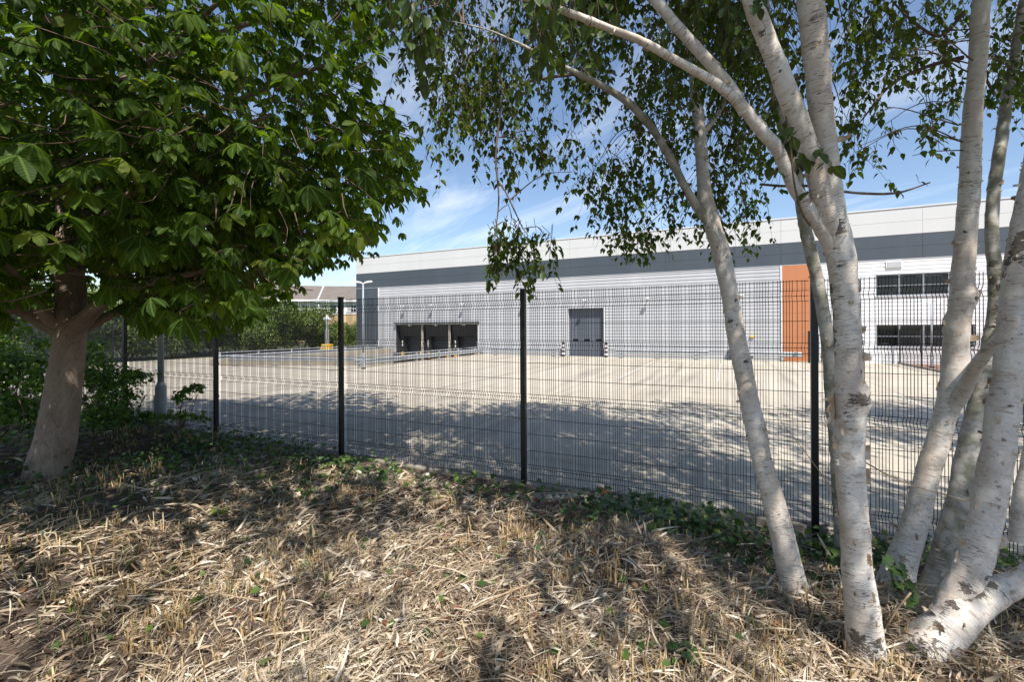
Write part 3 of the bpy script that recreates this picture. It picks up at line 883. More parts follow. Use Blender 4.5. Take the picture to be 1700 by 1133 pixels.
mb = MB(); mb.box(DX0 - 0.06, DX1 + 0.14, WD - 0.34, WD - 0.04, DZ + 0.05, DZ + 0.13); mb.build('canopy', M['dock_wall'], wh)
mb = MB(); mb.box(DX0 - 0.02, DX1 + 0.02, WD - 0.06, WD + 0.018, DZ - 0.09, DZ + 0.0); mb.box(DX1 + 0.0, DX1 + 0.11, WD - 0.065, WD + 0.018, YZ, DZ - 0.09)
mb.build('dock_frame', M['trim'], wh)

# retaining walls of the ramp
for (xx, tz, lab) in ((RX0, 0.27, 'low concrete retaining wall along the far side of the loading ramp'), (RX1 + 0.25, YZ + .05, 'low concrete retaining wall under the near ramp barrier')):
    mb = MB()
    mb.prism([(RD0 + 0.02, tz), (WD - 0.01, tz), (WD - 0.01, RZ - 0.15), (RD0 + 0.02, YZ - 0.15)], 'x', xx - 0.25, xx - 0.002)
    o = mb.build('retaining_wall', M['retain'], base=(xx, RD0, YZ)); site_obj(o, (xx, RD0, YZ)); tag(o, lab, 'wall')

# ------------------------------------------------------------------ crash barriers
def wbeam(mb, x0, d0, x1, d1, z0, z1, side):
    """corrugated guard rail from (x0,d0) to (x1,d1); side pushes the face out"""
    dirv = np.array([x1 - x0, d1 - d0]); dirv = dirv / np.linalg.norm(dirv); nv = np.array([-dirv[1], dirv[0]]) * side
    prof = [(0.0, -0.155), (0.02, -0.15), (0.075, -0.10), (0.075, -0.06), (0.02, -0.02), (0.02, 0.02), (0.075, 0.06), (0.075, 0.10), (0.02, 0.15), (0.0, 0.155)]
    vs = []
    for (x, d, z) in ((x0, d0, z0), (x1, d1, z1)):
        for (o_, h) in prof: vs.append((x + nv[0] * o_, d + nv[1] * o_, z + h))
    n = len(prof)
    mb.add(vs, [(i, i + 1, n + i + 1, n + i) for i in range(n - 1)])
def barrier(label, x0, d0, x1, d1, zb0, zb1, beam, hand=None, spacing=2.45, side=1, posts=None, feet=True, group=None):
    t = thing('crash_barrier', label, 'crash barrier', (x0, d0, zb0), group)
    mb = MB(); wbeam(mb, x0, d0, x1, d1, zb0 + beam, zb1 + beam, side); wbeam(mb, x0, d0, x1, d1, zb0 + beam, zb1 + beam, -side * 0.0001)
    mb.build('rail', M['galv'], t)
    L = math.hypot(x1 - x0, d1 - d0); n = max(1, int(L / spacing))
    for i in range(n + 1):
        f = min(1, (i * spacing + 0.35) / L)
        x, d, z = x0 + (x1 - x0) * f, d0 + (d1 - d0) * f, zb0 + (zb1 - zb0) * f
        top = z + (hand if hand else beam + 0.15)
        p = MB(); p.box(x - 0.05, x + 0.05, d - 0.035, d + 0.035, z - 0.05, top - (0.03 if hand else 0))
        po = p.build('post', M['galv'], t)
        if feet:
            q = MB(); q.box(x - 0.14, x + 0.14, d - 0.11, d + 0.11, z - 0.06, z + 0.03); q.build('foot', M['rubber'], po)
    if hand:
        p = MB(); p.tube([(x0, d0, zb0 + hand), (x1, d1, zb1 + hand)], 0.03, 8); p.build('handrail', M['galv'], t)
    return t
barrier('galvanised barrier with a tubular handrail above the far side of the ramp', RX0 - 0.42, 16.6, RX0 - 0.42, 31.0, YZ, YZ, 0.40, 0.70, 2.45, side=-1, feet=False)
barrier('low galvanised rail running down inside the ramp, against its concrete wall', RX0 + 0.35, 17.0, RX0 + 0.35, 31.0, YZ - .06, -1.19, 0.46, None, 2.6, side=-1)
barrier('galvanised barrier with handrail running from the yard to the right of the docks', RX1 + 0.05, 18.0, RX1 + 0.05, 31.7, YZ, YZ, 0.32, 0.60, 2.45, side=-1)
barrier('galvanised wall rail between the docks and the striped bollard left of the slate door', -16.6, WD - 0.42, -11.2, WD - 0.42, YZ, YZ, 0.42, None, 2.4, side=-1)
barrier('long galvanised wall rail to the right of the slate door', -6.9, WD - 0.42, -1.0, WD - 0.42, YZ, YZ, 0.42, None, 2.4, side=-1)
barrier('short galvanised wall rail ending in front of the orange panel', 0.3, WD - 0.42, 4.05, WD - 0.42, YZ, YZ, 0.42, None, 2.4, side=-1)

# striped bollards at the level door
def bollard(x, label):
    t = thing('bollard', label, 'bollard', (x, WD - 0.35, YZ), 'black and white bollards at the slate door')
    for i in range(7):
        mb = MB(); mb.cyl(x, WD - 0.35, YZ + i * 0.145, YZ + (i + 1) * 0.145, 0.105, 16)
        mb.build('stripe', M['rubber'] if i % 2 == 0 else M['bollard_white'], t, smooth=False)
    mb = MB(); mb.tube([(x, WD - 0.35, YZ + 1.015), (x, WD - 0.35, YZ + 1.05), (x, WD - 0.35, YZ + 1.075)], [0.105, 0.08, 0.02], 16); mb.build('cap', M['rubber'], t)
bollard(-10.72, 'black and white striped bollard on the left of the slate door')
bollard(-7.58, 'black and white striped bollard on the right of the slate door')

# ------------------------------------------------------------------ street lamps
def lamp_post(label, p, h, r, heads, arm, base_h=0.9, r2=None, site=True, headlen=0.34, bm=1.75):
    x, d, z = p
    t = thing('street_lamp', label, 'street lamp', p)
    mb = MB(); mb.tube([(x, d, z - 0.1), (x, d, z + base_h), (x, d, z + base_h + 0.10)], [r * bm, r * bm, r], 16)
    mb.build('base', M['pole'], t, smooth=False)
    mb = MB(); mb.tube([(x, d, z + base_h + 0.05), (x, d, z + h)], [r, r * 0.72 if r2 is None else r2], 14); mb.build('column', M['pole'], t, smooth=True)
    mb = MB(); mb.box(x - r * 1.05, x + r * 1.05, d - r * (bm + .1), d - r * (bm - .05), z + 0.35, z + base_h - 0.15); mb.build('service_door', M['pole'], t)
    mb = MB(); mb.cyl(x, d, z - 0.02, z + 0.06, r * 2.2, 14); mb.build('collar', M['rubber'], t)
    for (dx, dd) in heads:
        mb = MB(); mb.tube([(x, d, z + h - 0.03), (x + dx * arm, d + dd * arm, z + h + 0.03)], 0.024, 8); mb.build('arm', M['lamp'], t)
        a0, a1 = arm * 0.75, arm + headlen
        nv = np.array([-dd, dx])
        def q(a, w, zz): return (x + dx * a + nv[0] * w, d + dd * a + nv[1] * w, z + h + zz)
        vs = [q(a0, -.05, .0), q(a0, .05, .0), q(a1, .09, .06), q(a1, -.09, .06), q(a0, -.05, .07), q(a0, .05, .07), q(a1 * .9, .07, .13), q(a1 * .9, -.07, .13)]
        mb = MB(); mb.add(vs, [(0, 3, 2, 1), (4, 5, 6, 7), (0, 1, 5, 4), (1, 2, 6, 5), (2, 3, 7, 6), (3, 0, 4, 7)])
        mb.build('lamp_head', M['lamp'], t)
def site_at(x, y, z):
    """ground point under a photo pixel at height z, in site coordinates"""
    r = ray(x, y); k = (z - CAM.z) / r[2]
    return to_site(np.array(CAM) + r * k)[:2]
lx, ld = site_at(603.5, 613, YZ)
lamp_post('twin armed white lamp post standing in front of the slate corner of the warehouse', (lx, ld, YZ), 4.42, 0.05, [(-0.9, -0.42), (0.9, 0.42)], 0.12, 0.75, headlen=0.36, bm=1.25)
lx2, ld2 = site_at(1547, 611, YZ)
lamp_post('slim grey lamp post in front of the office windows behind the birches', (lx2, ld2, YZ), 3.25, 0.05, [(-0.95, -0.3), (0.95, 0.3)], 0.2, 0.7, headlen=0.3, bm=1.3)
lx3 = -11.02 + 1.02; 
lp = at(268, 709, 8.6); lx3, ld3, lz3 = to_site(lp)
lamp_post('grey lamp column with a thick base beside the mesh fence, top lost in chestnut leaves', (lx3, min(ld3, 4.95), 0.04), 5.6, 0.052, [(0.7, 0.7)], 0.2, 0.85)

# ------------------------------------------------------------------ CCTV tower
tx, td = -33.6, 31.0
ct = thing('cctv_tower', 'yellow site security tower with a camera mast by the green hedge', 'security tower', (tx, td, YZ))
mb = MB(); mb.box(tx - 0.36, tx + 0.36, td - 0.4, td + 0.4, YZ + 0.16, YZ + 0.68); mb.build('box', M['yellow'], ct, bevel=0.03)
mb = MB()
for i in range(6): mb.box(tx - 0.34 + i * 0.13, tx - 0.29 + i * 0.13, td - 0.412, td - 0.401, YZ + 0.22, YZ + 0.5)
mb.build('rib', M['yellow'], ct)
mb = MB(); mb.box(tx - 0.16, tx - 0.02, td - 0.415, td - 0.402, YZ + 0.56, YZ + 0.66); mb.box(tx + 0.12, tx + 0.26, td - 0.415, td - 0.402, YZ + 0.56, YZ + 0.66); mb.build('plate', M['lamp'], ct)
for sx in (-0.34, 0.34):
    for sy in (-0.3, 0.3):
        mb = MB(); mb.box(tx + sx - 0.07, tx + sx + 0.07, td + sy - 0.07, td + sy + 0.07, YZ, YZ + 0.158); mb.build('foot', M['rubber'], ct)
mb = MB(); mb.box(tx - 0.13, tx + 0.13, td - 0.13, td + 0.13, YZ + 0.682, 2.0)
mb.box(tx - 0.07, tx + 0.07, td - 0.07, td + 0.07, 2.001, 2.9)
for i in range(6): mb.box(tx - 0.15, tx + 0.15, td - 0.15, td + 0.15, 0.78 + i * 0.2, 0.80 + i * 0.2)
mb.build('mast', M['cctv_mast'], ct)
mb = MB(); mb.tube([(tx, td, 2.9), (tx, td, 3.05), (tx, td, 3.35)], [0.1, 0.13, 0.05], 12); mb.build('camera_dome', M['lamp'], ct)
for sg in (-1, 1):
    mb = MB(); mb.prism([(tx + sg * 0.12, 2.98), (tx + sg * 0.42, 2.86), (tx + sg * 0.40, 2.98), (tx + sg * 0.15, 3.1)], 'y', td - 0.1, td + 0.1); mb.build('floodlight', M['lamp'], ct)

# ------------------------------------------------------------------ mesh fences
PS = 3.06
WZ = [2.414, 2.32, 2.27, 2.216, 2.02, 1.806, 1.755, 1.70, 1.53, 1.325, 1.135, 1.085, 1.03, 0.83, 0.635, 0.43, 0.25, 0.20, 0.15, 0.045]
FOLD = [2.27, 1.755, 1.085, 0.20]
def panel_mesh(width, rv=0.0025, rh=0.0028, kx=1.0):
    """welded V-mesh panel: groups of wires, four horizontal folds"""
    pts_z = []
    zs = [2.43]
    for f in FOLD: zs += [f + 0.052, f, f - 0.052]
    zs += [0.04]
    dz = [0.036 if any(abs(z - f) < 1e-6 for f in FOLD) else 0.0 for z in zs]
    xs = []; x = 0.035; i = 0
    while x < width - 0.02:
        xs.append(x); x += kx * (0.0252 if (i % 7) < 5 else 0.0405); i += 1
    V, Fc = [], []
    def bar(path, r):
        o = len(V)
        vert = abs(path[-1][2] - path[0][2]) > 0.1
        for p in path:
            for (a, b_) in ((-r, -r), (r, -r), (r, r), (-r, r)):
                V.append((p[0] + a, p[1] + b_, p[2]) if vert else (p[0], p[1] + a, p[2] + b_))
        for q in range(len(path) - 1):
            for j in range(4):
                Fc.append((o + 4 * q + j, o + 4 * q + (j + 1) % 4, o + 4 * q + 4 + (j + 1) % 4, o + 4 * q + 4 + j))
    for x in xs: bar([(x, d, z) for z, d in zip(zs, dz)], rv)
    for z in WZ:
        d = 0.036 if any(abs(z - f) < 1e-6 for f in FOLD) else 0.0
        bar([(0.0, d - 2 * rv, z), (width, d - 2 * rv, z)], rh)
    return np.array(V), np.array(Fc)
PANEL = panel_mesh(PS - 0.07); PANEL_FAR = panel_mesh(PS - 0.07, 0.0021, 0.0025, 2.0)
def mesh_fence(label, origin, ang, count, z=0.0, post=(0.06, 0.06), h=2.44, panel=None):
    t = bpy.data.objects.new('mesh_fence', None); COL.objects.link(t)
    t.location = S(*origin); t.rotation_euler = (0, 0, ang - YAW); t['_base'] = [0.0, 0.0, 0.0]
    tag(t, label, 'fence')
    me_p = me_m = None
    for i in range(count + 1):
        if me_p is None:
            mb = MB(); mb.box(-post[0] / 2, post[0] / 2, -0.085, -0.02, -0.5, h)
            o = mb.build('fence_post', M['black'], t, bevel=0.004); me_p = o
            mb = MB(); mb.box(-post[0] / 2 - 0.004, post[0] / 2 + 0.004, -0.089, -0.016, h + 0.001, h + 0.018); c = mb.build('post_cap', M['rubber'], o)
            for zz in (0.2, 0.75, 1.35, 1.95, 2.3):
                mb = MB(); mb.box(-0.016, 0.016, -0.0195, -0.004, zz - 0.02, zz + 0.02); mb.build('clip', M['black'], o)
        else:
            o = me_p.copy(); COL.objects.link(o); o.parent = t
            for ch in me_p.children:
                c = ch.copy(); COL.objects.link(c); c.parent = o
        o.location = (i * PS, 0, 0)
        if i < count:
            if me_m is None:
                m = np_mesh('mesh_panel', *(panel or PANEL), M['wire'], t, None, smooth=False); me_m = m
            else:
                m = me_m.copy(); COL.objects.link(m); m.parent = t
            m.location = (i * PS + 0.035, 0, 0)
    return t
FX0 = -2.29 - 6 * PS
near_fence = mesh_fence('tall black welded mesh fence across the near edge of the yard', (FX0, FD + 0.055, 0.0), 0.0, 9)
far_fence = mesh_fence('black mesh fence in front of the sunlit hedge at the far left of the yard', (-34.9, 6.0, YZ), R(90), 8, panel=PANEL_FAR)
side_fence = mesh_fence('black mesh fence on a kerb beside the brick paving under the office windows', (8.68, 31.6, YZ), R(-90), 4, h=1.9, panel=PANEL_FAR)
for ch in side_fence.children_recursive:
    if ch.name.startswith('mesh_panel'): ch.scale.z = 0.76
gt = thing('metal_gate', 'black metal gate standing at the right end of the orange panel', 'gate', (4.35, WD - 1.2, YZ))
for xx in (4.30, 5.55):
    mb = MB(); mb.box(xx - 0.06, xx + 0.06, WD - 1.26, WD - 1.14, YZ, 1.75); mb.build('gate_post', M['black'], gt)
mb = MB()
for i in range(10): mb.box(4.42 + i * 0.11, 4.445 + i * 0.11, WD - 1.22, WD - 1.19, YZ + 0.12, 1.5)
mb.box(4.36, 5.49, WD - 1.225, WD - 1.185, YZ + 0.08, YZ + 0.119); mb.box(4.36, 5.49, WD - 1.225, WD - 1.185, 1.501, 1.55)
mb.build('gate_bars', M['black'], gt)
mb = MB(); mb.box(5.0, 5.3, WD - 1.30, WD - 1.227, 0.55, 1.1); mb.build('lock_box', M['black'], gt)

# ------------------------------------------------------------------ office building beyond the hedge
E = np.array([-32.0, 75.0, 6.83]); Vt = np.array([-33.6, 81.3, 9.75])
e1 = np.array([1, .07, 0.0]); e1 /= np.linalg.norm(e1); e2 = np.array([-1, -.33, 0.0]); e2 /= np.linalg.norm(e2)
ob = thing('office_building', 'buff brick office with white upper storey and brown hipped roof beyond the hedge', 'building', tuple(E * np.array([1, 1, 0])), site=False)
def roofside(mb, e, L):
    o = np.array([0, 0, -0.15]); bk = np.array([e[1], -e[0], 0]); bk = bk if bk[1] > 0 else -bk
    ridge = Vt + e * L; eave = E + e * L; back = ridge + bk * 7 + np.array([0, 0, -2.9]); back0 = Vt + np.array([-.5, 7.2, -2.9])
    mb.add([E, eave, ridge, Vt, back, back0], [(0, 1, 2, 3), (3, 2, 4, 5)])
mb = MB(); roofside(mb, e1, 26); roofside(mb, e2, 26); mb.build('roof', M['roof'], ob)
mb = MB(); mb.tube([E + np.array([0, -.03, .05]), Vt + np.array([0, -.03, .06])], 0.11, 6)
for e_ in (e1, e2):
    nf = np.array([e_[1], -e_[0], 0]); nf = nf if nf[1] < 0 else -nf
    a, b_ = E + nf * 0.05, E + e_ * 26 + nf * 0.05
    mb.add([a + [0, 0, -.28], b_ + [0, 0, -.28], b_ + [0, 0, .06], a + [0, 0, .06], a - nf * .7 + [0, 0, -.28], b_ - nf * .7 + [0, 0, -.28]], [(0, 1, 2, 3), (0, 4, 5, 1)])
mb.build('fascia', M['fascia'], ob)
for nm, mt, z0, z1, off in (('upper_wall', M['render'], 4.62, 6.56, 0.6), ('lower_wall', M['brick'], -0.1, 4.50, 0.62)):
    mb = MB()
    for e_ in (e1, e2):
        nf = np.array([e_[1], -e_[0], 0]); nf = nf if nf[1] < 0 else -nf
        a = E * [1, 1, 0] - nf * off; b_ = a + e_ * 26
        mb.add([a + [0, 0, z0], b_ + [0, 0, z0], b_ + [0, 0, z1], a + [0, 0, z1], a - nf * .3 + [0, 0, z1], b_ - nf * .3 + [0, 0, z1]], [(0, 1, 2, 3), (3, 2, 5, 4)])
    mb.build(nm, mt, ob)
mb = MB()
for e_ in (e1, e2):
    nf = np.array([e_[1], -e_[0], 0]); nf = nf if nf[1] < 0 else -nf
    a = E * [1, 1, 0] - nf * .52; b_ = a + e_ * 26
    mb.add([a + [0, 0, 4.5], b_ + [0, 0, 4.5], b_ + [0, 0, 4.62], a + [0, 0, 4.62]], [(0, 1, 2, 3)])
mb.build('string_course', M['fascia'], ob)
for (e_, s_) in [(e1, 0.85), (e1, 2.3), (e1, 5.6), (e1, 6.9), (e1, 9.6), (e2, 2.0), (e2, 4.5), (e2, 7.2), (e2, 9.8)]:
    nf = np.array([e_[1], -e_[0], 0]); nf = nf if nf[1] < 0 else -nf
    c = E * [1, 1, 0] - nf * .57 + e_ * s_
    g = MB(); g.add([c - e_ * .42 + [0, 0, 4.85], c + e_ * .42 + [0, 0, 4.85], c + e_ * .42 + [0, 0, 5.95], c - e_ * .42 + [0, 0, 5.95]], [(0, 1, 2, 3)])
    w = g.build('window', M['glass'], ob)
    g = MB(); f = nf * .03
    for (u0, u1, z0, z1) in ((-.46, -.40, 4.8, 6.0), (.40, .46, 4.8, 6.0), (-.04, .04, 4.86, 5.94), (-.4, .4, 4.8, 4.86), (-.4, .4, 5.94, 6.0), (-.4, -.04, 5.40, 5.48), (.04, .4, 5.40, 5.48)):
        g.add([c + f + e_ * u0 + [0, 0, z0], c + f + e_ * u1 + [0, 0, z0], c + f + e_ * u1 + [0, 0, z1], c + f + e_ * u0 + [0, 0, z1]], [(0, 1, 2, 3)])
    g.build('frame', M['fascia'] if s_ in (0.85, 5.6, 2.0, 4.5) else M['teal'], w)

# ------------------------------------------------------------------ hedge beyond the yard
def leaf_cloud(lf, T, c, rad, n, size, seed, down=0.2, shell=0.55, lumps=9, wr=0.75):
    """leaves through a lumpy volume built of smaller clumps"""
    rg = np.random.default_rng(seed)
    c = np.asarray(c, float); rad = np.asarray(rad, float)
    k = rg.normal(size=(lumps, 3)); k = unit(k) * rg.uniform(0.35, 0.8, (lumps, 1)); kr = rg.uniform(0.28, 0.5, lumps)
    which = rg.integers(0, lumps, n)
    d = unit(rg.normal(size=(n, 3))); r = rg.random((n, 1)) ** (1 - shell)
    P = (k[which] + d * r * kr[which][:, None])
    P = c + P * rad
    Nn = unit(d + np.array([0, 0, 0.55]) + rg.normal(size=(n, 3)) * 0.5)
    D = rg.normal(size=(n, 3)); D[:, 2] -= down
    D = unit(D - Nn * np.sum(D * Nn, 1, keepdims=True))
    L = size * rg.uniform(0.65, 1.25, n)
    rnd = np.clip(rg.normal(0.5, 0.22, n) + (which / lumps - 0.5) * 0.35, 0, 1)
    lf.add(T, P, D, Nn, L, L * wr, rnd)
def shrub_proto(name, label, cat, base, rad, n, size, seed, mat, T=T_FAR, group=None, stems=5, lumps=9):
    t = thing(name, label, cat, base, group)
    c = np.array([base[0], base[1], base[2] + rad[2] * 0.95]); 
    lf = Leafs(); leaf_cloud(lf, T, c, rad, n, size, seed, lumps=lumps); lf.build('crown', mat, t)
    tb = Tubes(); rg = np.random.default_rng(seed)
    for i in range(stems):
        a = rg.uniform(0, 6.28); p = np.array(base) + np.array([math.cos(a) * .12, math.sin(a) * .12, -0.05])
        q = c + np.array([math.cos(a) * rad[0] * .6, math.sin(a) * rad[1] * .6, rg.uniform(-.2, .5) * rad[2]])
        mid = (p + q) / 2 + rg.normal(size=3) * 0.12
        tb.add(spline([p, mid, q], [1, 1, 1], 0.25)[0], 0.035, 0.012, 5)
    tb.build('trunk', M['twig'], t)
    return t
HG = 'hedge shrubs beyond the far left fence'
hprotos = [shrub_proto('hedge_shrub', 'x', 'shrub', (0, 0, 0), (2.5, 2.6, 2.45 + 0.08 * i), 15000, 0.17, 40 + i, M['hedge_leaf'], group=HG, lumps=16) for i in range(3)]
hspots = [(-37.6, 8.5, 1.0), (-37.9, 11.6, 1.08), (-37.3, 14.4, 0.98), (-37.8, 17.2, 1.12), (-37.2, 20.0, 1.0), (-37.9, 22.8, 1.05), (-37.3, 25.6, 0.95), (-37.8, 28.4, 1.02), (-37.2, 31.2, 0.92), (-37.6, 34.2, 0.85), (-36.6, 37.4, 0.64), (-35.9, 40.5, 0.62), (-33.9, 43.2, 0.62), (-40.5, 27.0, .95), (-40.8, 31.0, .92), (-40.2, 34.8, .85), (-40.6, 23.0, 1.0)]
for i, (x, d, s) in enumerate(hspots):
    o = hprotos[i] if i < 3 else copy_tree(hprotos[i % 3])
    o.location = S(x, d, -0.1); o.rotation_euler = (0, 0, i * 2.1); o.scale = (s, s, s * random.uniform(1.05, 1.22))
    where = 'behind the far left mesh fence, seen past the chestnut trunk' if i < 5 else ('beyond the ramp handrail, left of the yellow tower' if i < 9 or i > 12 else 'between the yellow tower and the slate warehouse corner')
    o['label'] = 'dense sunlit green hedge shrub ' + where; o['group'] = HG
def bg_tree(label, x, d, h, rad, seed, n=7000, size=0.2, mat='hedge_leaf'):
    t = thing('hedge_tree', label, 'tree', (x, d, -0.1))
    lf = Leafs(); leaf_cloud(lf, T_FAR, (x, d, h - rad[2] * 0.8), rad, n, size, seed, lumps=22); lf.build('crown', M[mat], t)
    mb = MB(); mb.tube([(x, d, -0.3), (x + .1, d, h * .4), (x - .1, d + .1, h * .75)], [0.2, 0.15, 0.05], 8); mb.build('trunk', M['twig'], t, smooth=True)
bg_tree('taller loose green tree rising above the hedge in front of the office roof', -42.5, 24.5, 7.0, (2.0, 2.0, 2.6), 61)
bg_tree('dark leafy tree at the end of the yard behind the chestnut trunk', -42.5, 13.0, 9.0, (3.6, 3.6, 4.2), 62, 9000)
bg_tree('broad green tree beyond the hedge at the far left edge of the yard', -41.5, 5.0, 9.5, (4.0, 4.0, 4.6), 63, 9000)

# ------------------------------------------------------------------ horse chestnut
CB = at(80, 793, 5.7); CB[2] = float(gz(CB[0], CB[1])) - 0.03
ch = thing('chestnut_tree', 'large horse chestnut with a stout brown trunk and dense dark leaves', 'tree', tuple(CB), site=False)
cp = [(76, 806, 5.62, 106), (84, 770, 5.68, 98), (97, 700, 5.7, 88), (108, 630, 5.7, 78), (115, 570, 5.7, 70), (118, 535, 5.7, 72), (119, 500, 5.72, 66), (117, 460, 5.75, 62), (113, 400, 5.8, 56), (112, 320, 5.85, 48), (120, 220, 5.9, 40), (128, 90, 6.0, 30), (130, -80, 6.1, 20), (135, -250, 6.2, 10)]
P, r_ = pxpath(cp, .82)
dk = [((112, 505), 0.26, 1.0), ((118, 540), 0.12, .9), ((52, 770), 0.05, 1.0), ((60, 735), 0.04, 1.0), ((70, 705), 0.03, 1.0), ((48, 795), .06, 1.0), ((112, 752), .03, .9), ((90, 758), .03, .9), ((130, 745), .03, .8), ((95, 620), .025, .9), ((128, 600), .03, .8), ((75, 760), .03, .8), ((104, 680), .02, .7), ((125, 660), .02, .8)]
stem('trunk', M['chestnut'], ch, P, r_, 0.05, 36, 0.05, dark=dk, knots=[((131, 500), 0.07, 0.03), ((85, 558), 0.06, 0.02)], seed=1, flare=0.14)
CH_LIMBS = [
    [(112, 548, 5.65, 40), (135, 535, 5.6, 34), (160, 512, 5.5, 26), (190, 490, 5.35, 17), (250, 470, 5.1, 13), (330, 452, 4.9, 9), (410, 430, 4.7, 6)],
    [(115, 556, 5.75, 30), (150, 540, 5.9, 20), (200, 515, 6.1, 14), (280, 480, 6.4, 10), (380, 440, 6.7, 7)],
    [(105, 548, 5.65, 38), (72, 535, 5.6, 30), (40, 517, 5.5, 24), (0, 506, 5.3, 20), (-80, 490, 5.0, 13)],
    [(110, 560, 5.7, 30), (60, 505, 5.4, 22), (36, 470, 5.2, 18), (10, 440, 5.0, 15), (-60, 380, 4.6, 10)],
    [(116, 440, 5.8, 34), (160, 380, 5.4, 22), (230, 310, 4.9, 15), (330, 240, 4.4, 10), (450, 190, 4.1, 6)],
    [(114, 380, 5.8, 32), (190, 300, 6.0, 22), (300, 220, 6.1, 14), (430, 150, 6.0, 9), (560, 100, 5.8, 6)],
    [(113, 330, 5.8, 30), (60, 250, 5.2, 20), (0, 180, 4.6, 14)],
    [(118, 250, 5.9, 26), (200, 150, 5.2, 16), (300, 60, 4.6, 10), (400, -30, 4.2, 6)],
    [(122, 200, 5.9, 24), (230, 120, 6.6, 16), (350, 60, 7.0, 10), (480, 20, 7.0, 7)],
    [(126, 100, 6.0, 22), (60, 0, 5.2, 14), (0, -120, 4.6, 8)],
    [(128, 60, 6.0, 20), (220, -80, 5.6, 12), (320, -200, 5.2, 8)],
]
tips = []
for i, lb in enumerate(CH_LIMBS):
    P, r_ = pxpath(lb)
    o, C, rad, a, b_, Ls = stem('limb', M['chestnut'], ch, P, r_, 0.08, 12, 0.05, seed=20 + i)
    tips += [C[j] for j in range(len(C) // 3, len(C), 4)]
tips = np.array(tips)
# crown: leaf sprays spread through a broad dome
def chest_points(n, seed):
    rg = np.random.default_rng(seed)
    c = np.array([-5.2, 5.7, 4.6])
    d = unit(rg.normal(size=(n * 3, 3)))
    rad = np.where(d[:, 2:3] > 0, np.array([[5.2, 4.5, 7.0]]), np.array([[5.0, 4.3, 2.8]]))
    r = rg.random((n * 3, 1)) ** 0.30
    return c + d * r * rad * (0.92 + 0.16 * np.sin(3 * d[:, :1] + 5 * d[:, 1:2] + 4 * d[:, 2:3])), d
EDGE_Y = np.array([-400, -50, 40, 100, 165, 190, 240, 330, 365, 400, 425, 450, 480, 510, 545, 560])
EDGE_X = np.array([720, 690, 640, 615, 610, 660, 690, 690, 650, 615, 595, 500, 480, 455, 435, 400])
P, d = chest_points(4900, 5)
rg = np.random.default_rng(6); n = 2500; a_ = rg.uniform(0, 6.28, n); q_ = rg.random(n) ** .5
P = np.vstack([P, np.stack([-5.0 + np.cos(a_) * q_ * 4.9, 5.5 + np.sin(a_) * q_ * 4.0, rg.uniform(1.95, 4.2, n) ], -1)]); d = np.vstack([d, np.stack([np.cos(a_), np.sin(a_), np.zeros(n)], -1)])
px, py = project(P)
front = P[:, 1] > 0.6
ok = ~front | ((px < np.interp(py, EDGE_Y, EDGE_X) + RNG.normal(-8, 20, len(P))) & (py < 528 + 16 * np.sin(px * .03)))
ok &= np.linalg.norm(P - np.array(CAM), axis=1) > 2.5
ok &= P[:, 2] > 1.75
ok &= (np.sin(2.9 * P[:, 0] + 1.1 * P[:, 2]) + np.sin(2.3 * P[:, 1] - 1.7 * P[:, 2] + 1) + np.sin(3.3 * P[:, 2] + 1.9 * P[:, 0] + 2)) > -1.75 + RNG.normal(0, .35, len(P))
# keep the trunk clear below the fork
ok &= ~((px > 60) & (px < 170) & (py > 440) & (P[:, 1] < 5.9))
ok &= ~((px > 20) & (px < 200) & (py > 500) & (P[:, 1] < 7))
P, d = P[ok], d[ok]
# a few hand placed sprays that show clearly in front of the crown
hand = [(100, 300, 3.9), (150, 285, 4.0), (60, 350, 4.0), (30, 330, 3.9), (120, 340, 4.05), (70, 300, 3.95), (355, 320, 3.7), (330, 335, 3.8), (385, 290, 3.8), (250, 270, 3.9), (410, 200, 3.6), (430, 260, 3.5), (460, 330, 3.7), (400, 340, 3.7),
        (360, 505, 4.5), (390, 500, 4.6), (330, 500, 4.7), (300, 490, 4.9), (420, 495, 4.5), (415, 470, 4.6), (270, 495, 5.1), (235, 500, 5.3), (280, 470, 5.0), (340, 480, 4.7), (380, 475, 4.6), (210, 480, 5.3), (450, 470, 4.6),
        (345, 525, 4.6), (375, 520, 4.55), (400, 515, 4.5), (300, 520, 4.9), (260, 515, 5.1), (230, 520, 5.2), (320, 530, 4.7), (280, 500, 4.9), (430, 500, 4.5), (425, 520, 4.5), (455, 440, 4.6), (480, 455, 4.7), (355, 540, 4.6), (205, 505, 5.2), (395, 530, 4.55), (660, 210, 4.3), (690, 230, 4.4), (675, 250, 4.5), (640, 200, 4.3), (690, 310, 4.6), (670, 300, 4.5), (700, 325, 4.7), (600, 395, 4.8), (585, 385, 4.8), (615, 400, 4.9), (560, 370, 4.7), (500, 410, 4.7), (520, 395, 4.7), (640, 175, 4.2), (625, 90, 4.2), (640, 60, 4.2)]
Hp = np.array([at(x, y, Y) for x, y, Y in hand])
P = np.vstack([P, Hp]); d = np.vstack([d, np.tile([[0.2, -0.8, 0.3]], (len(Hp), 1))])
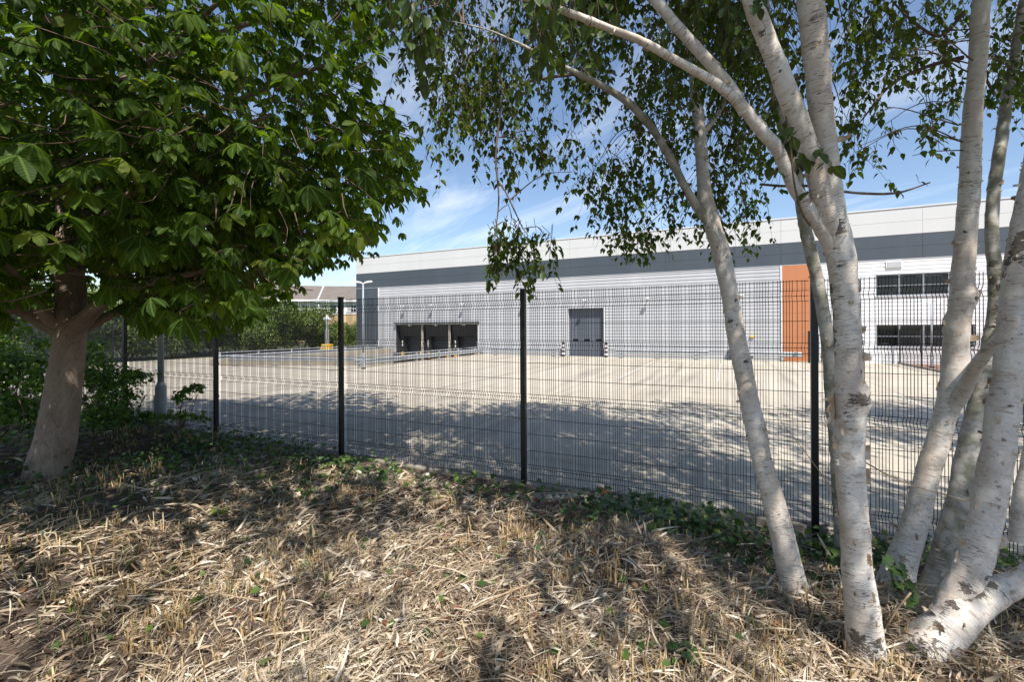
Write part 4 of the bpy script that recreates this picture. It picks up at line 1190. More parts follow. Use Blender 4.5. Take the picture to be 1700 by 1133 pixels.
def palmate(lf, P, d, rg, size):
    n = len(P)
    hd = d.copy(); hd[:, 2] *= 0.3; hd += rg.normal(size=(n, 3)) * 0.45; hd[:, 2] = hd[:, 2] * 0.4 - 0.12
    hd = unit(hd)                                  # petiole direction
    up = unit(np.array([0, 0, 1.0]) + rg.normal(size=(n, 3)) * 0.28)
    side = unit(np.cross(hd, up)); up = np.cross(side, hd)
    sz = size * rg.uniform(0.55, 1.3, n)
    rnd = np.clip(rg.normal(0.42, 0.32, n), 0, 1)
    for j, (a, s) in enumerate(((0, 1.0), (42, .95), (-42, .95), (86, .8), (-86, .8), (128, .55), (-128, .55))):
        keep = np.ones(n, bool) if j < 5 else rg.random(n) < 0.75
        a_ = np.radians(a) + rg.normal(0, .07, n)
        dr = np.cos(a_)[:, None] * hd + np.sin(a_)[:, None] * side
        droop = rg.uniform(0.35, 1.0, n)[:, None]
        dr = unit(dr - up * droop * 0.9 - np.array([0, 0, 1.0]) * droop * 0.15)
        nn = up + 0.15 * rg.normal(size=(n, 3))
        L = sz * s
        lf.add(T_CHEST, P[keep], dr[keep], nn[keep], L[keep], L[keep] * 0.95, np.clip(rnd[keep] + rg.normal(0, .06, keep.sum()), 0, 1))
lf = Leafs(); palmate(lf, P, d, np.random.default_rng(9), 0.165)
lf.build('crown', M['chestnut_leaf'], ch)
tb = Tubes(); rg = np.random.default_rng(3)
for p in P[rg.random(len(P)) < 0.3]:
    q = tips[np.argmin(np.linalg.norm(tips - p, axis=1))]
    L = np.linalg.norm(q - p)
    e = p + (q - p) * min(1, 0.38 / (L + 1e-6)); m_ = (p + e) / 2 + rg.normal(size=3) * 0.05 - [0, 0, .04]
    tb.add(spline([e, m_, p], [1, 1, 1], 0.12)[0], 0.006, 0.003)
for tw in ([(175, 495, 5.3), (200, 522, 5.1), (240, 533, 4.9), (288, 528, 4.8)], [(165, 440, 5.5), (220, 470, 5.2), (290, 505, 4.9), (305, 518, 4.85)], [(440, 440, 4.8), (480, 475, 4.8), (520, 482, 4.8)], [(360, 380, 4.5), (450, 470, 4.6), (470, 462, 4.6)]):
    tb.add(spline([at(*q) for q in tw], [1] * len(tw), 0.08)[0], 0.011, 0.005, 6)
tb.build('twigs', M['twig'], ch)

# ------------------------------------------------------------------ birches
def strands(lf, tb, starts, lens, rg, leaf=0.062, T=T_BIRCH, gap=0.036, sway=0.30, wr=0.78, bare=0.08, stiff=0.0):
    """weeping twigs: each hangs from its start point and carries alternate leaves"""
    AP, AD, AN, AL = [], [], [], []
    for p, L in zip(starts, lens):
        n = max(4, int(L / 0.06))
        hx = rg.normal(0, sway, 3); hx[2] = 0
        t = np.linspace(0, 1, n)[:, None]
        wig = np.cumsum(rg.normal(0, 0.008, (n, 3)), 0)
        pts = p + hx * L * (t ** 0.6) * (1 + stiff) + np.array([0, 0, -1.0]) * L * (t ** (1 + stiff)) + wig
        tb.add(pts, 0.0022 + L * 0.0014, 0.0009)
        m = max(2, int(L / gap))
        s = np.sort(rg.uniform(bare, 1, m)) * (n - 1)
        i0 = np.floor(s).astype(int).clip(0, n - 2); f = (s - i0)[:, None]
        q = pts[i0] * (1 - f) + pts[i0 + 1] * f
        az = rg.uniform(0, 6.28, m)
        out = np.stack([np.cos(az), np.sin(az), np.zeros(m)], -1)
        D = out * 0.75 + np.array([0, 0, -1.0]) * rg.uniform(0.35, 1.3, (m, 1))
        AP.append(q + out * 0.012); AD.append(D); AN.append(np.array([0, 0, 1.0]) + out * 0.9 + rg.normal(size=(m, 3)) * .35)
        AL.append(leaf * rg.uniform(0.6, 1.2, m))
    L = np.concatenate(AL)
    lf.add(T, np.concatenate(AP), np.concatenate(AD), np.concatenate(AN), L, L * wr)
BUNCH = []
def boughs(tb, tree, rg, mx=1.6):
    """thin boughs from the tree's limbs out to the bunches of hanging twigs"""
    global BUNCH
    A_ = []
    for o in tree.children:
        if o.name.split('.')[0] in ('branch', 'limb', 'trunk') and len(o.data.vertices) > 50:
            v = np.zeros(len(o.data.vertices) * 3, np.float32); o.data.vertices.foreach_get('co', v); A_.append(v.reshape(-1, 3)[::7] + base_of(o))
    A_ = np.concatenate(A_)
    for c in BUNCH:
        dd_ = np.linalg.norm(A_ - c, axis=1); q = A_[np.argmin(dd_)]; L = dd_.min()
        e = c + (q - c) * min(1, mx / (L + 1e-6)); e = e + np.array([0, 0, .12 * min(L, mx)]) * (L > mx)
        m_ = (c + e) / 2 + np.array([0, 0, .16 * min(L, mx)]) + rg.normal(0, .04, 3)
        tb.add(spline([e, m_, c], [1, 1, 1], .07)[0], .0035 + .0028 * min(L, mx), .0022, 5)
    BUNCH = []
def region(rg, n, x0, x1, y0, y1, b0, b1, Y0, Y1):
    """n strands in a few bunches, starting inside a photo window and ending between rows b0..b1, at depths Y0..Y1"""
    st, ln = [], []
    nb = max(2, n // 7)
    global BUNCH
    bx = [(rg.uniform(x0, x1), rg.uniform(y0, y1), rg.uniform(Y0, Y1), rg.uniform(b0, b1)) for _ in range(nb)]
    BUNCH += [at(c[0], c[1], c[2]) for c in bx]
    n = int(n * 1.2)
    for _ in range(n):
        if rg.random() < .78:
            c = bx[rg.integers(nb)]; x, y, Y = c[0] + rg.normal(0, 11), c[1] + rg.normal(0, 16), c[2] + rg.normal(0, .12)
            e = c[3] - abs(rg.normal(0, .22)) * (c[3] - c[1])
        else:
            x, y, Y = rg.uniform(x0, x1), rg.uniform(y0, y1), rg.uniform(Y0, Y1); e = rg.uniform(b0, b1)
        if e < y + 12: e = y + rg.uniform(12, 40)
        st.append(at(x, y, Y)); ln.append((e - y) * Y / FPX)
    return st, ln
def cloud(rg, n, c, rad, l0, l1):
    """strand starts bunched round the boughs of a crown, with gaps between the bunches"""
    nb = max(5, n // 26)
    d = unit(rg.normal(size=(nb, 3))); B_ = np.asarray(c) + d * rg.random((nb, 1)) ** 0.45 * np.asarray(rad)
    P = B_[rg.integers(0, nb, n)] + rg.normal(size=(n, 3)) * np.array([.30, .30, .22])
    return list(P), list(rg.uniform(l0, l1, n))
def flakes(parent, C, rad, a, b_, Ls, n, rg, lo=0.0, hi=1.0, big=1.0, face=True):
    """curling sheets of loose bark"""
    mb = MB()
    for _ in range(n):
        i = int((lo + (hi - lo) * rg.random()) * (len(C) - 1))
        th = rg.uniform(0, 6.28); w = rg.gamma(2.2, 0.0055) * big + .003; L = rg.gamma(2.5, 0.009) * big + .006
        if rg.random() < .2: w *= 2.0; L *= 1.7
        t = unit(C[min(i + 1, len(C) - 1)] - C[max(i - 1, 0)])
        sg = rg.choice([-1, 1]); curl = rg.uniform(1.2, 3.6)
        pts = []
        m = 5
        for j in range(m):
            s = j / (m - 1)
            ang = th + sg * s * L / rad[i] * 0.5
            hgt = L * (math.sin(curl * s) / curl) * 0.95 + 0.001
            tw = w * (1 - 0.45 * s) 
            o = np.cos(ang) * a[i] + np.sin(ang) * b_[i]
            c = C[i] + o * (rad[i] * 1.0 + hgt) + t * rg.normal(0, .003)
            pts += [c - t * tw / 2 * rg.uniform(.7, 1.2), c + t * tw / 2 * rg.uniform(.7, 1.2)]
        mb.add(pts, [(2 * j, 2 * j + 1, 2 * j + 3, 2 * j + 2) for j in range(m - 1)])
    return mb
def sheet(p, du, dv, nrm, w, h, rg, bend=0.3):
    """one large loose sheet of bark with a torn edge"""
    mb = MB(); vs = []; nu, nv = 7, 6
    for j in range(nv):
        for i in range(nu):
            u, v = i / (nu - 1), j / (nv - 1) - .5
            ww = w * (1 - 0.28 * rg.random() * (u > .8))
            vs.append(p + du * u * ww + dv * v * h * (1 + 0.12 * rg.normal() * (j in (0, nv - 1))) + nrm * bend * w * u * u)
    mb.add(vs, [(j * nu + i, j * nu + i + 1, (j + 1) * nu + i + 1, (j + 1) * nu + i) for j in range(nv - 1) for i in range(nu - 1)])
    return mb
X_, Y_, Z_ = np.array([1.0, 0, 0]), np.array([0, 1.0, 0]), np.array([0, 0, 1.0])

def birch(label, base):
    return thing('birch_tree', label, 'tree', tuple(base), site=False, group='white stemmed birches at the right')
def build_stem(t, pts, name, mat, seed, n_fl, dark=(), knots=(), bump=0.05, sides=28, step=0.03, flare=0.0, flk=(0, 1), k=0.84):
    P, r_ = pxpath(pts, k)
    o, C, rad, a, b_, Ls = stem(name, mat, t, P, r_, step, sides, bump, dark, knots, seed, flare, eyes=0 if mat is M['twig'] else max(3, len(P) // 2))
    if n_fl:
        fm = flakes(t, C, rad, a, b_, Ls, n_fl, np.random.default_rng(seed), *flk)
        import bmesh
        bm = bmesh.new(); bm.from_mesh(o.data); bs = base_of(t)
        vv = [bm.verts.new(tuple(np.array(p) - bs)) for p in fm.v]
        for f in fm.f:
            fa = bm.faces.new([vv[i] for i in f]); fa.material_index = 1; fa.smooth = True
        bm.to_mesh(o.data); bm.free(); o.data.materials.append(M['flake'])
    return o, C

rgA = np.random.default_rng(21)
# --- A: the leaning stem left of the clump
A0 = at(1325, 1012, 3.2)
A = birch('slender birch stem leaning left, forking high, left of the clump', A0)
KA = [((1212, 535), 0.045, 0.02), ((1238, 600), 0.05, 0.022), ((1222, 500), 0.03, 0.012)]
build_stem(A, [(1328, 1022, 3.2, 62), (1318, 975, 3.22, 58), (1300, 900, 3.25, 50), (1281, 825, 3.3, 48), (1262, 755, 3.36, 42), (1250, 700, 3.4, 42), (1236, 630, 3.46, 38), (1222, 560, 3.52, 37), (1210, 490, 3.58, 35), (1195, 420, 3.66, 36), (1178, 365, 3.72, 36), (1166, 310, 3.78, 27), (1161, 240, 3.85, 25), (1155, 160, 3.95, 22), (1148, 70, 4.05, 20), (1142, -40, 4.15, 17), (1130, -200, 4.3, 12), (1120, -420, 4.5, 6)],
           'trunk', M['birch'], 31, 110, k=.84, dark=[((1318, 985), 0.30, .55), ((1290, 860), 0.25, .35), ((1244, 650), .07, .5), ((1165, 352), .10, .4)], knots=KA, flare=.12)
o, CA1 = build_stem(A, [(1186, 400, 3.7, 22), (1178, 372, 3.72, 28), (1158, 345, 3.72, 22), (1138, 312, 3.68, 20), (1112, 262, 3.62, 19), (1082, 212, 3.56, 18), (1048, 175, 3.5, 17), (1008, 147, 3.45, 15), (960, 122, 3.4, 13), (915, 100, 3.35, 10), (860, 72, 3.3, 6), (815, 52, 3.27, 3.5), (770, 40, 3.24, 2), (735, 34, 3.2, 1)], 'branch', M['birch_moss'], 32, 8, sides=16, k=.70)
build_stem(A, [(960, 122, 3.4, 7), (915, 128, 3.38, 6), (870, 138, 3.36, 5.5), (836, 158, 3.35, 5), (829, 200, 3.35, 4.5), (823, 260, 3.35, 4), (828, 330, 3.36, 3), (822, 390, 3.37, 2)], 'branch', M['twig'], 33, 0, sides=8)
build_stem(A, [(826, 300, 3.35, 4), (840, 320, 3.34, 3), (852, 345, 3.33, 3), (868, 380, 3.32, 2)], 'branch', M['twig'], 34, 0, sides=6)
build_stem(A, [(1160, 230, 3.86, 14), (1190, 190, 4.0, 10), (1215, 140, 4.2, 8), (1245, 60, 4.4, 5), (1265, -20, 4.5, 2)], 'branch', M['birch'], 35, 0, sides=10)
lf, tb = Leafs(), Tubes()
for args in [(46, 722, 800, 60, 190, 200, 320, 3.2, 4.1), (60, 780, 905, 60, 200, 130, 275, 3.2, 4.2), (26, 800, 905, 200, 300, 240, 345, 3.2, 3.6), (34, 805, 905, 345, 420, 395, 500, 3.25, 3.5), (14, 820, 885, 365, 440, 440, 500, 3.3, 3.45),
             (30, 900, 1010, 90, 190, 150, 240, 3.3, 4.2), (26, 925, 1010, 200, 290, 240, 330, 3.5, 4.4), (46, 985, 1100, 180, 330, 300, 450, 3.5, 4.6), (22, 1020, 1075, 330, 400, 390, 455, 3.6, 4.2),
             (80, 1168, 1262, 60, 260, 200, 380, 4.0, 4.9), (40, 1175, 1258, 260, 350, 340, 440, 4.0, 4.7), (40, 1060, 1170, 60, 200, 140, 300, 4.0, 5.0),
             (46, 700, 1000, -60, 60, 20, 150, 3.3, 4.6), (60, 1000, 1260, -60, 100, 60, 200, 3.6, 5.0)]:
    st, ln = region(rgA, *args); strands(lf, tb, st, ln, rgA)
for c, rad, n in [((0.2, 4.7, 7.2), (2.6, 1.7, 2.2), 1100), ((1.6, 4.6, 8.8), (2.4, 1.8, 2.0), 1100), ((-1.4, 5.2, 7.8), (1.8, 1.6, 1.8), 620)]:
    st, ln = cloud(rgA, n, c, rad, 0.4, 1.0); strands(lf, tb, st, ln, rgA, leaf=0.085, T=T_FAR, gap=0.03)
lf.build('crown', M['birch_leaf'], A); boughs(tb, A, rgA); tb.build('twigs', M['twig'], A)

# --- B: the thick central stem with three limbs
rgB = np.random.default_rng(22)
B0 = at(1436, 1112, 2.6)
B = birch('thick white birch stem with peeling bark and a bark flap, in the middle', B0)
KB = [((1438, 662), 0.06, 0.05), ((1382, 382), 0.05, 0.012), ((1428, 620), .02, .006)]
build_stem(B, [(1440, 1130, 2.6, 92), (1438, 1085, 2.6, 82), (1433, 1020, 2.6, 74), (1424, 930, 2.6, 64), (1417, 850, 2.6, 62), (1411, 770, 2.6, 62), (1410, 700, 2.6, 62), (1408, 630, 2.58, 58), (1405, 560, 2.56, 58), (1400, 490, 2.55, 58), (1393, 430, 2.54, 60), (1384, 380, 2.53, 58), (1376, 330, 2.51, 50), (1370, 270, 2.48, 50), (1360, 180, 2.44, 52), (1350, 90, 2.4, 54), (1342, 0, 2.36, 55), (1334, -100, 2.32, 52), (1326, -260, 2.3, 44), (1320, -520, 2.3, 26), (1315, -900, 2.3, 8)],
           'trunk', M['birch'], 41, 190, dark=[((1384, 378), .09, .9), ((1377, 482), .05, 1.1), ((1373, 505), .05, 1.1), ((1371, 527), .05, 1.1), ((1370, 549), .05, 1.1), ((1372, 570), .045, 1.1), ((1377, 590), .04, 1.0), ((1395, 440), .03, .9), ((1385, 410), .03, .9), ((1420, 665), .08, .9), ((1405, 690), .05, .7), ((1440, 1095), .22, .78), ((1430, 960), .3, .4), ((1425, 1060), .08, .9), ((1455, 1070), .06, .9), ((1352, 25), .06, .6)], knots=KB, flare=.10, sides=36, step=.02, bump=.045)
for nm, pts, sd, nf in [('limb', [(1392, 450, 2.54, 34), (1382, 395, 2.52, 46), (1366, 340, 2.48, 46), (1349, 270, 2.44, 44), (1330, 215, 2.41, 43), (1308, 160, 2.38, 43), (1284, 100, 2.35, 41), (1262, 45, 2.32, 39), (1244, 0, 2.3, 37), (1215, -80, 2.26, 33), (1160, -230, 2.2, 24), (1080, -450, 2.1, 12)], 42, 14),
                        ('limb', [(1390, 440, 2.54, 26), (1374, 398, 2.52, 34), (1346, 352, 2.5, 30), (1318, 310, 2.49, 28), (1290, 250, 2.47, 27), (1258, 212, 2.45, 26), (1228, 175, 2.43, 25), (1190, 140, 2.4, 18), (1130, 103, 2.36, 16), (1065, 66, 2.32, 15), (1000, 38, 2.28, 14), (940, 15, 2.24, 13), (860, -10, 2.2, 11), (740, -40, 2.1, 8)], 43, 10),
                        ('limb', [(1238, 188, 2.44, 26), (1212, 145, 2.45, 24), (1180, 105, 2.46, 23), (1145, 65, 2.47, 22), (1110, 25, 2.48, 21), (1075, -20, 2.49, 20), (1010, -110, 2.5, 14), (930, -230, 2.5, 8)], 44, 8),
                        ('bare_branch', [(1262, 306, 2.6, 5), (1300, 309, 2.62, 5), (1345, 309, 2.63, 5), (1392, 317, 2.62, 5), (1430, 321, 2.6, 5), (1470, 322, 2.58, 5), (1500, 318, 2.56, 4), (1544, 303, 2.54, 3)], 45, 0),
                        ('branch', [(1345, 375, 2.46, 5), (1330, 350, 2.44, 5), (1318, 300, 2.42, 4), (1312, 240, 2.4, 4), (1304, 190, 2.4, 3)], 46, 0)]:
    build_stem(B, pts, nm, M['twig'] if sd > 44 else M['birch'], sd, nf, sides=8 if sd > 44 else 22, dark=[((1322, 240), .04, .8), ((1265, 55), .04, .8), ((1205, 160), .03, .6)])
rs = np.random.default_rng(5)
def snap(o, x, y):
    """the bark seen at photo pixel (x, y) on stem o: point and outward normal"""
    me = o.data; n = len(me.vertices); v = np.zeros(n * 3, np.float32); nn = np.zeros(n * 3, np.float32)
    me.vertices.foreach_get('co', v); me.vertices.foreach_get('normal', nn)
    v = v.reshape(-1, 3) + base_of(o); nn = nn.reshape(-1, 3)
    px_, py_ = project(v)
    d2 = np.hypot(px_ - x, py_ - y) + np.where(np.sum(nn * unit(np.array(CAM) - v), -1) > -0.1, 0, 1e6)
    i = int(np.argmin(d2)); return v[i].astype(float), nn[i].astype(float)
def flap(stem_o, x, y, sg, w, h, lift, curl):
    """loose sheet hinged on the bark at (x, y), peeling towards sg (1 right, -1 left)"""
    p, nn = snap(stem_o, x, y)
    tang = unit(np.cross(nn, Z_)) * sg
    if np.dot(tang, X_) * sg < 0: tang = -tang
    du = unit(tang * (1 - lift) + nn * lift + Z_ * rs.normal(0, .12)); dn = unit(np.cross(du, Z_)); dn = dn if np.dot(dn, nn) > 0 else -dn
    mb = MB(); vs = []; nu, nv = 9, 9; prof = rs.uniform(.62, 1.08, nv); prof[1:-1] = (prof[1:-1] + prof[:-2] + prof[2:]) / 3 + rs.normal(0, .06, nv - 2)
    sl = rs.normal(0, .22, 2); tp = rs.uniform(.1, .75)
    for j in range(nv):
        for i in range(nu):
            u, v = i / (nu - 1) * prof[j], j / (nv - 1) - .5
            vs.append(p - nn * .006 - du * (.02 * (1 - u)) + du * (w * math.sin(curl * u) / max(curl, .01)) + dn * (w * (1 - math.cos(curl * u)) / max(curl, .01)) + Z_ * (v * h * (1 - tp * u) + (sl[0] if v < 0 else sl[1]) * u * h * .5))
    mb.add(vs, [(j * nu + i, j * nu + i + 1, (j + 1) * nu + i + 1, (j + 1) * nu + i) for j in range(nv - 1) for i in range(nu - 1)])
    o = mb.build('bark_flap', M['flake'], stem_o, smooth=True)
    return o
trB = [o for o in B.children if o.name.startswith('trunk')][0]
for q in [(1384, 672, -1, .14, .16, .25, .5), (1402, 712, 1, .10, .075, .45, 1.6), (1392, 742, 1, .07, .06, .5, 1.8), (1438, 790, 1, .045, .085, .4, .6), (1436, 752, 1, .035, .09, .5, 1.2), (1431, 478, 1, .022, .13, .4, 1.6), (1431, 548, 1, .030, .05, .5, 1.4), (1432, 590, 1, .055, .07, .4, .7), (1431, 566, 1, .018, .06, .4, 1.8), (1392, 850, -1, .035, .08, .4, .8),
          (1395, 770, -1, .03, .06, .4, 1.0), (1440, 930, 1, .03, .07, .4, 1.0), (1448, 990, 1, .03, .06, .35, .8), (1396, 985, -1, .03, .07, .35, .9), (1414, 985, 1, .045, .035, .3, 1.2), (1418, 900, 1, .04, .03, .3, 1.3), (1385, 430, -1, .03, .04, .5, 1.0)]:
    flap(trB, *q)
lf, tb, lb = Leafs(), Tubes(), Leafs()
for args in [(70, 1060, 1340, -60, 120, 60, 260, 2.9, 4.0), (20, 1230, 1340, 120, 200, 200, 330, 2.8, 3.4), (20, 1385, 1440, -40, 120, 80, 230, 3.0, 4.0), (8, 1395, 1420, 180, 230, 230, 290, 2.9, 3.2)]:
    st, ln = region(rgB, *args); strands(lf, tb, st, ln, rgB, leaf=0.058)
# broad leaves on the low limb across the top
for args in [(46, 640, 1010, -60, 20, 5, 95, 2.0, 2.7), (16, 690, 730, 20, 60, 80, 135, 2.2, 2.5), (24, 880, 1010, 20, 90, 60, 150, 2.2, 2.7), (12, 1290, 1335, 190, 260, 240, 350, 2.3, 2.5), (16, 1010, 1240, -40, 80, 60, 170, 2.3, 2.8)]:
    st, ln = region(rgB, *args); strands(lb, tb, st, ln, rgB, leaf=0.078, T=T_BROAD, gap=0.055, wr=.95)
# unseen leaf clumps added to the crown over the camera, to shade the bank
for c, rad, n in [((2.3, 0.3, 6.6), (2.0, 1.2, 1.4), 480), ((-1.0, 0.7, 6.5), (1.9, 1.0, 1.2), 230), ((3.2, 0.6, 7.6), (2.0, 1.6, 1.8), 525), ((1.6, 2.6, 8.6), (2.4, 2.0, 2.0), 700), ((4.4, -1.4, 6.8), (1.5, 1.4, 1.4), 455), ((0.4, -1.9, 6.4), (2.2, .9, .9), 110), ((-2.6, -1.3, 6.2), (1.7, 1.0, 1.0), 120)]:
    st, ln = cloud(rgB, n, c, rad, 0.4, 1.0); strands(lf, tb, st, ln, rgB, leaf=0.078, T=T_FAR, gap=0.03)
lf.build('crown', M['birch_leaf'], B); lb.build('low_foliage', M['broad_leaf'], B); boughs(tb, B, rgB); tb.build('twigs', M['twig'], B)

# --- C: thin mossy stem behind B
C0 = at(1398, 905, 3.75)
Cb = birch('thin greyish mossy birch stem just behind the thick middle stem', C0)
build_stem(Cb, [(1400, 925, 3.75, 36), (1392, 800, 3.75, 31), (1383, 690, 3.72, 29), (1376, 610, 3.7, 28), (1368, 530, 3.68, 27), (1356, 465, 3.66, 27), (1342, 405, 3.64, 26), (1331, 350, 3.62, 25), (1320, 290, 3.6, 22), (1306, 240, 3.6, 20), (1290, 190, 3.6, 18), (1276, 110, 3.65, 16), (1268, 20, 3.7, 14), (1262, -120, 3.8, 10)], 'trunk', M['birch_moss'], 51, 40)
lf, tb = Leafs(), Tubes(); rgC = np.random.default_rng(23)
st, ln = region(rgC, 40, 1200, 1345, -80, 120, 40, 220, 3.5, 4.4); strands(lf, tb, st, ln, rgC)
st, ln = cloud(rgC, 90, at(1265, -180, 3.8), (1.0, 1.0, 0.9), .3, .8); strands(lf, tb, st, ln, rgC)
lf.build('crown', M['birch_leaf'], Cb); boughs(tb, Cb, rgC); tb.build('twigs', M['twig'], Cb)

# --- D: the clump of stems at the right edge
rgD = np.random.default_rng(24)
D0 = at(1535, 1105, 2.62)
Dt = birch('many stemmed birch clump at the right edge with a low side limb', D0)
KD = [((1616, 492), .06, .045), ((1570, 540), .06, .035)]
_, CD1 = build_stem(Dt, [(1484, 990, 3.35, 84), (1496, 940, 3.35, 70), (1515, 880, 3.35, 62), (1535, 810, 3.34, 56), (1554, 740, 3.33, 54), (1570, 680, 3.32, 56), (1583, 620, 3.31, 62), (1588, 560, 3.3, 60), (1593, 500, 3.28, 54), (1598, 430, 3.26, 52), (1603, 340, 3.23, 50), (1608, 250, 3.2, 48), (1614, 150, 3.17, 44), (1622, 50, 3.14, 43), (1630, -60, 3.1, 41), (1642, -260, 3.1, 32), (1655, -560, 3.1, 18), (1660, -900, 3.1, 6)],
           'trunk', M['birch'], 61, 120, k=.78, dark=[((1500, 940), .22, .6), ((1600, 640), .05, 1.1), ((1605, 662), .05, 1.1), ((1606, 684), .05, 1.1), ((1603, 706), .045, 1.0), ((1598, 726), .04, 1.0), ((1565, 545), .04, 1.0), ((1515, 880), .2, .35)], knots=KD, flare=.12, sides=32)
build_stem(Dt, [(1575, 690, 3.3, 26), (1592, 662, 3.24, 36), (1614, 620, 3.1, 31), (1640, 582, 2.98, 29), (1668, 552, 2.9, 28), (1700, 515, 2.85, 27), (1760, 450, 2.8, 24), (1850, 330, 2.8, 18), (1930, 150, 2.8, 10)], 'limb', M['birch'], 62, 10, sides=20, dark=[((1640, 600), .04, .7), ((1665, 565), .03, .9)])
build_stem(Dt, [(1545, 1000, 3.25, 74), (1560, 950, 3.25, 64), (1578, 880, 3.27, 58), (1597, 800, 3.3, 56), (1615, 720, 3.32, 54), (1632, 650, 3.34, 50), (1646, 580, 3.36, 46), (1656, 510, 3.4, 42), (1652, 440, 3.44, 32), (1647, 380, 3.48, 30), (1652, 300, 3.5, 29), (1662, 220, 3.52, 28), (1672, 150, 3.54, 26), (1684, 80, 3.56, 24), (1694, 10, 3.58, 21), (1706, -90, 3.6, 18), (1720, -260, 3.6, 10)], 'trunk', M['birch_moss'], 63, 60, dark=[((1646, 440), .05, 1.1), ((1648, 465), .05, 1.1), ((1651, 490), .05, 1.1), ((1655, 515), .05, 1.1), ((1660, 535), .05, 1.0), ((1570, 920), .2, .5)], flare=.1)
build_stem(Dt, [(1575, 1040, 2.62, 70), (1596, 985, 2.66, 86), (1612, 950, 2.68, 80), (1630, 890, 2.7, 72), (1646, 820, 2.72, 74), (1658, 750, 2.74, 74), (1668, 680, 2.75, 72), (1677, 600, 2.76, 70), (1683, 520, 2.76, 70), (1690, 440, 2.76, 66), (1702, 350, 2.75, 60), (1718, 250, 2.74, 54), (1738, 130, 2.72, 48), (1758, 0, 2.7, 44), (1785, -200, 2.7, 34), (1800, -500, 2.7, 14)], 'trunk', M['birch'], 64, 150, k=.84, dark=[((1605, 975), .07, .9), ((1640, 965), .06, .8), ((1625, 900), .12, .35), ((1697, 392), .05, 1.1), ((1690, 405), .06, 1.1), ((1682, 420), .05, 1.0), ((1672, 438), .05, 1.0), ((1665, 455), .04, 1.0), ((1690, 430), .06, .8), ((1690, 760), .05, .5)], sides=36, step=.022)
build_stem(Dt, [(1512, 1140, 2.6, 118), (1528, 1095, 2.6, 104), (1556, 1060, 2.6, 92), (1590, 1028, 2.6, 80), (1625, 1004, 2.6, 66), (1660, 985, 2.59, 58), (1700, 966, 2.58, 52), (1760, 930, 2.56, 46), (1860, 850, 2.55, 38), (1980, 700, 2.55, 26), (2080, 500, 2.6, 12)], 'limb', M['birch'], 65, 120, k=.88, dark=[((1555, 1018), .06, .9), ((1578, 1000), .06, 1.0), ((1600, 990), .06, 1.0), ((1622, 982), .06, 1.0), ((1645, 973), .05, .9), ((1560, 1040), .05, .7), ((1530, 1095), .25, .75), ((1560, 1075), .08, .85)], knots=[((1592, 1012), .03, .01)], sides=36, step=.02, bump=.06)
build_stem(Dt, [(1690, 900, 3.1, 40), (1695, 840, 3.1, 38), (1712, 760, 3.1, 36), (1740, 640, 3.1, 33), (1780, 480, 3.1, 28), (1830, 200, 3.1, 18), (1860, -100, 3.1, 8)], 'trunk', M['birch'], 66, 20, sides=20)
trD = [o for o in Dt.children if o.name.startswith('trunk')]; liD = [o for o in Dt.children if o.name.startswith('limb')]
for o_, q in [(trD[2], (1590, 920, -1, .05, .09, .4, 1.0)), (trD[2], (1672, 905, 1, .05, .12, .5, .9)), (trD[2], (1604, 905, -1, .05, .05, .6, 1.8)), (trD[2], (1640, 780, 1, .05, .04, .5, 2.0)), (trD[2], (1662, 700, 1, .05, .05, .6, 2.0)), (trD[2], (1625, 840, -1, .03, .07, .5, 1.5)), (liD[1], (1585, 1085, 1, .07, .08, .3, .8)), (liD[1], (1560, 1040, 1, .06, .05, .6, 1.6)), (liD[1], (1600, 1035, 1, .04, .03, .6, 2.0)),
              (trD[0], (1572, 535, 1, .05, .04, .6, 2.0)), (trD[0], (1610, 560, 1, .07, .055, .5, 1.4)), (trD[0], (1612, 640, 1, .04, .05, .4, 1.0)), (trD[0], (1560, 640, -1, .03, .05, .5, 1.2)), (trD[0], (1520, 890, -1, .05, .05, .6, 2.0)), (trD[0], (1500, 930, -1, .04, .08, .4, 1.2)), (trD[1], (1605, 820, -1, .04, .05, .5, 1.2)), (trD[1], (1640, 640, -1, .03, .04, .5, 1.2))]:
    flap(o_, *q)
lf, tb = Leafs(), Tubes()
for args in [(64, 1400, 1590, -60, 120, 40, 210, 3.0, 4.2), (50, 1400, 1590, 60, 180, 140, 265, 3.1, 4.0), (7, 1400, 1490, 200, 240, 250, 290, 3.2, 3.6), (5, 1495, 1550, 200, 262, 270, 300, 3.1, 3.2), (5, 1410, 1440, 230, 270, 280, 305, 3.1, 3.3), (46, 1640, 1720, -60, 120, 60, 210, 3.3, 4.4), (14, 1630, 1700, 120, 180, 170, 225, 3.5, 4.2)]:
    st, ln = region(rgD, *args); strands(lf, tb, st, ln, rgD, leaf=0.06)
for c, rad, n in [((3.8, 2.6, 7.2), (2.2, 2.0, 2.2), 735), ((5.4, 1.0, 6.6), (2.2, 2.0, 2.0), 595), ((3.2, 4.6, 8.6), (2.2, 2.0, 2.0), 950), ((3.0, 4.4, 6.7), (1.9, 1.1, 1.2), 560), ((6.2, 4.6, 7.8), (2.2, 2.0, 2.2), 560)]:
    st, ln = cloud(rgD, n, c, rad, 0.4, 1.0); strands(lf, tb, st, ln, rgD, leaf=0.078, T=T_FAR, gap=0.03)
for pth in ([(1600, 20, 3.2, 8), (1560, 60, 3.3, 6), (1510, 30, 3.4, 4), (1480, 0, 3.5, 3)], [(1600, 95, 3.25, 8), (1540, 110, 3.4, 6), (1480, 140, 3.5, 4), (1430, 200, 3.5, 3)], [(1650, 155, 3.5, 7), (1635, 125, 3.4, 5), (1630, 90, 3.4, 4)]):
    P_, r__ = pxpath(pth); tb.add(spline(P_, r__, .05)[0], r__[0], r__[-1], 6)
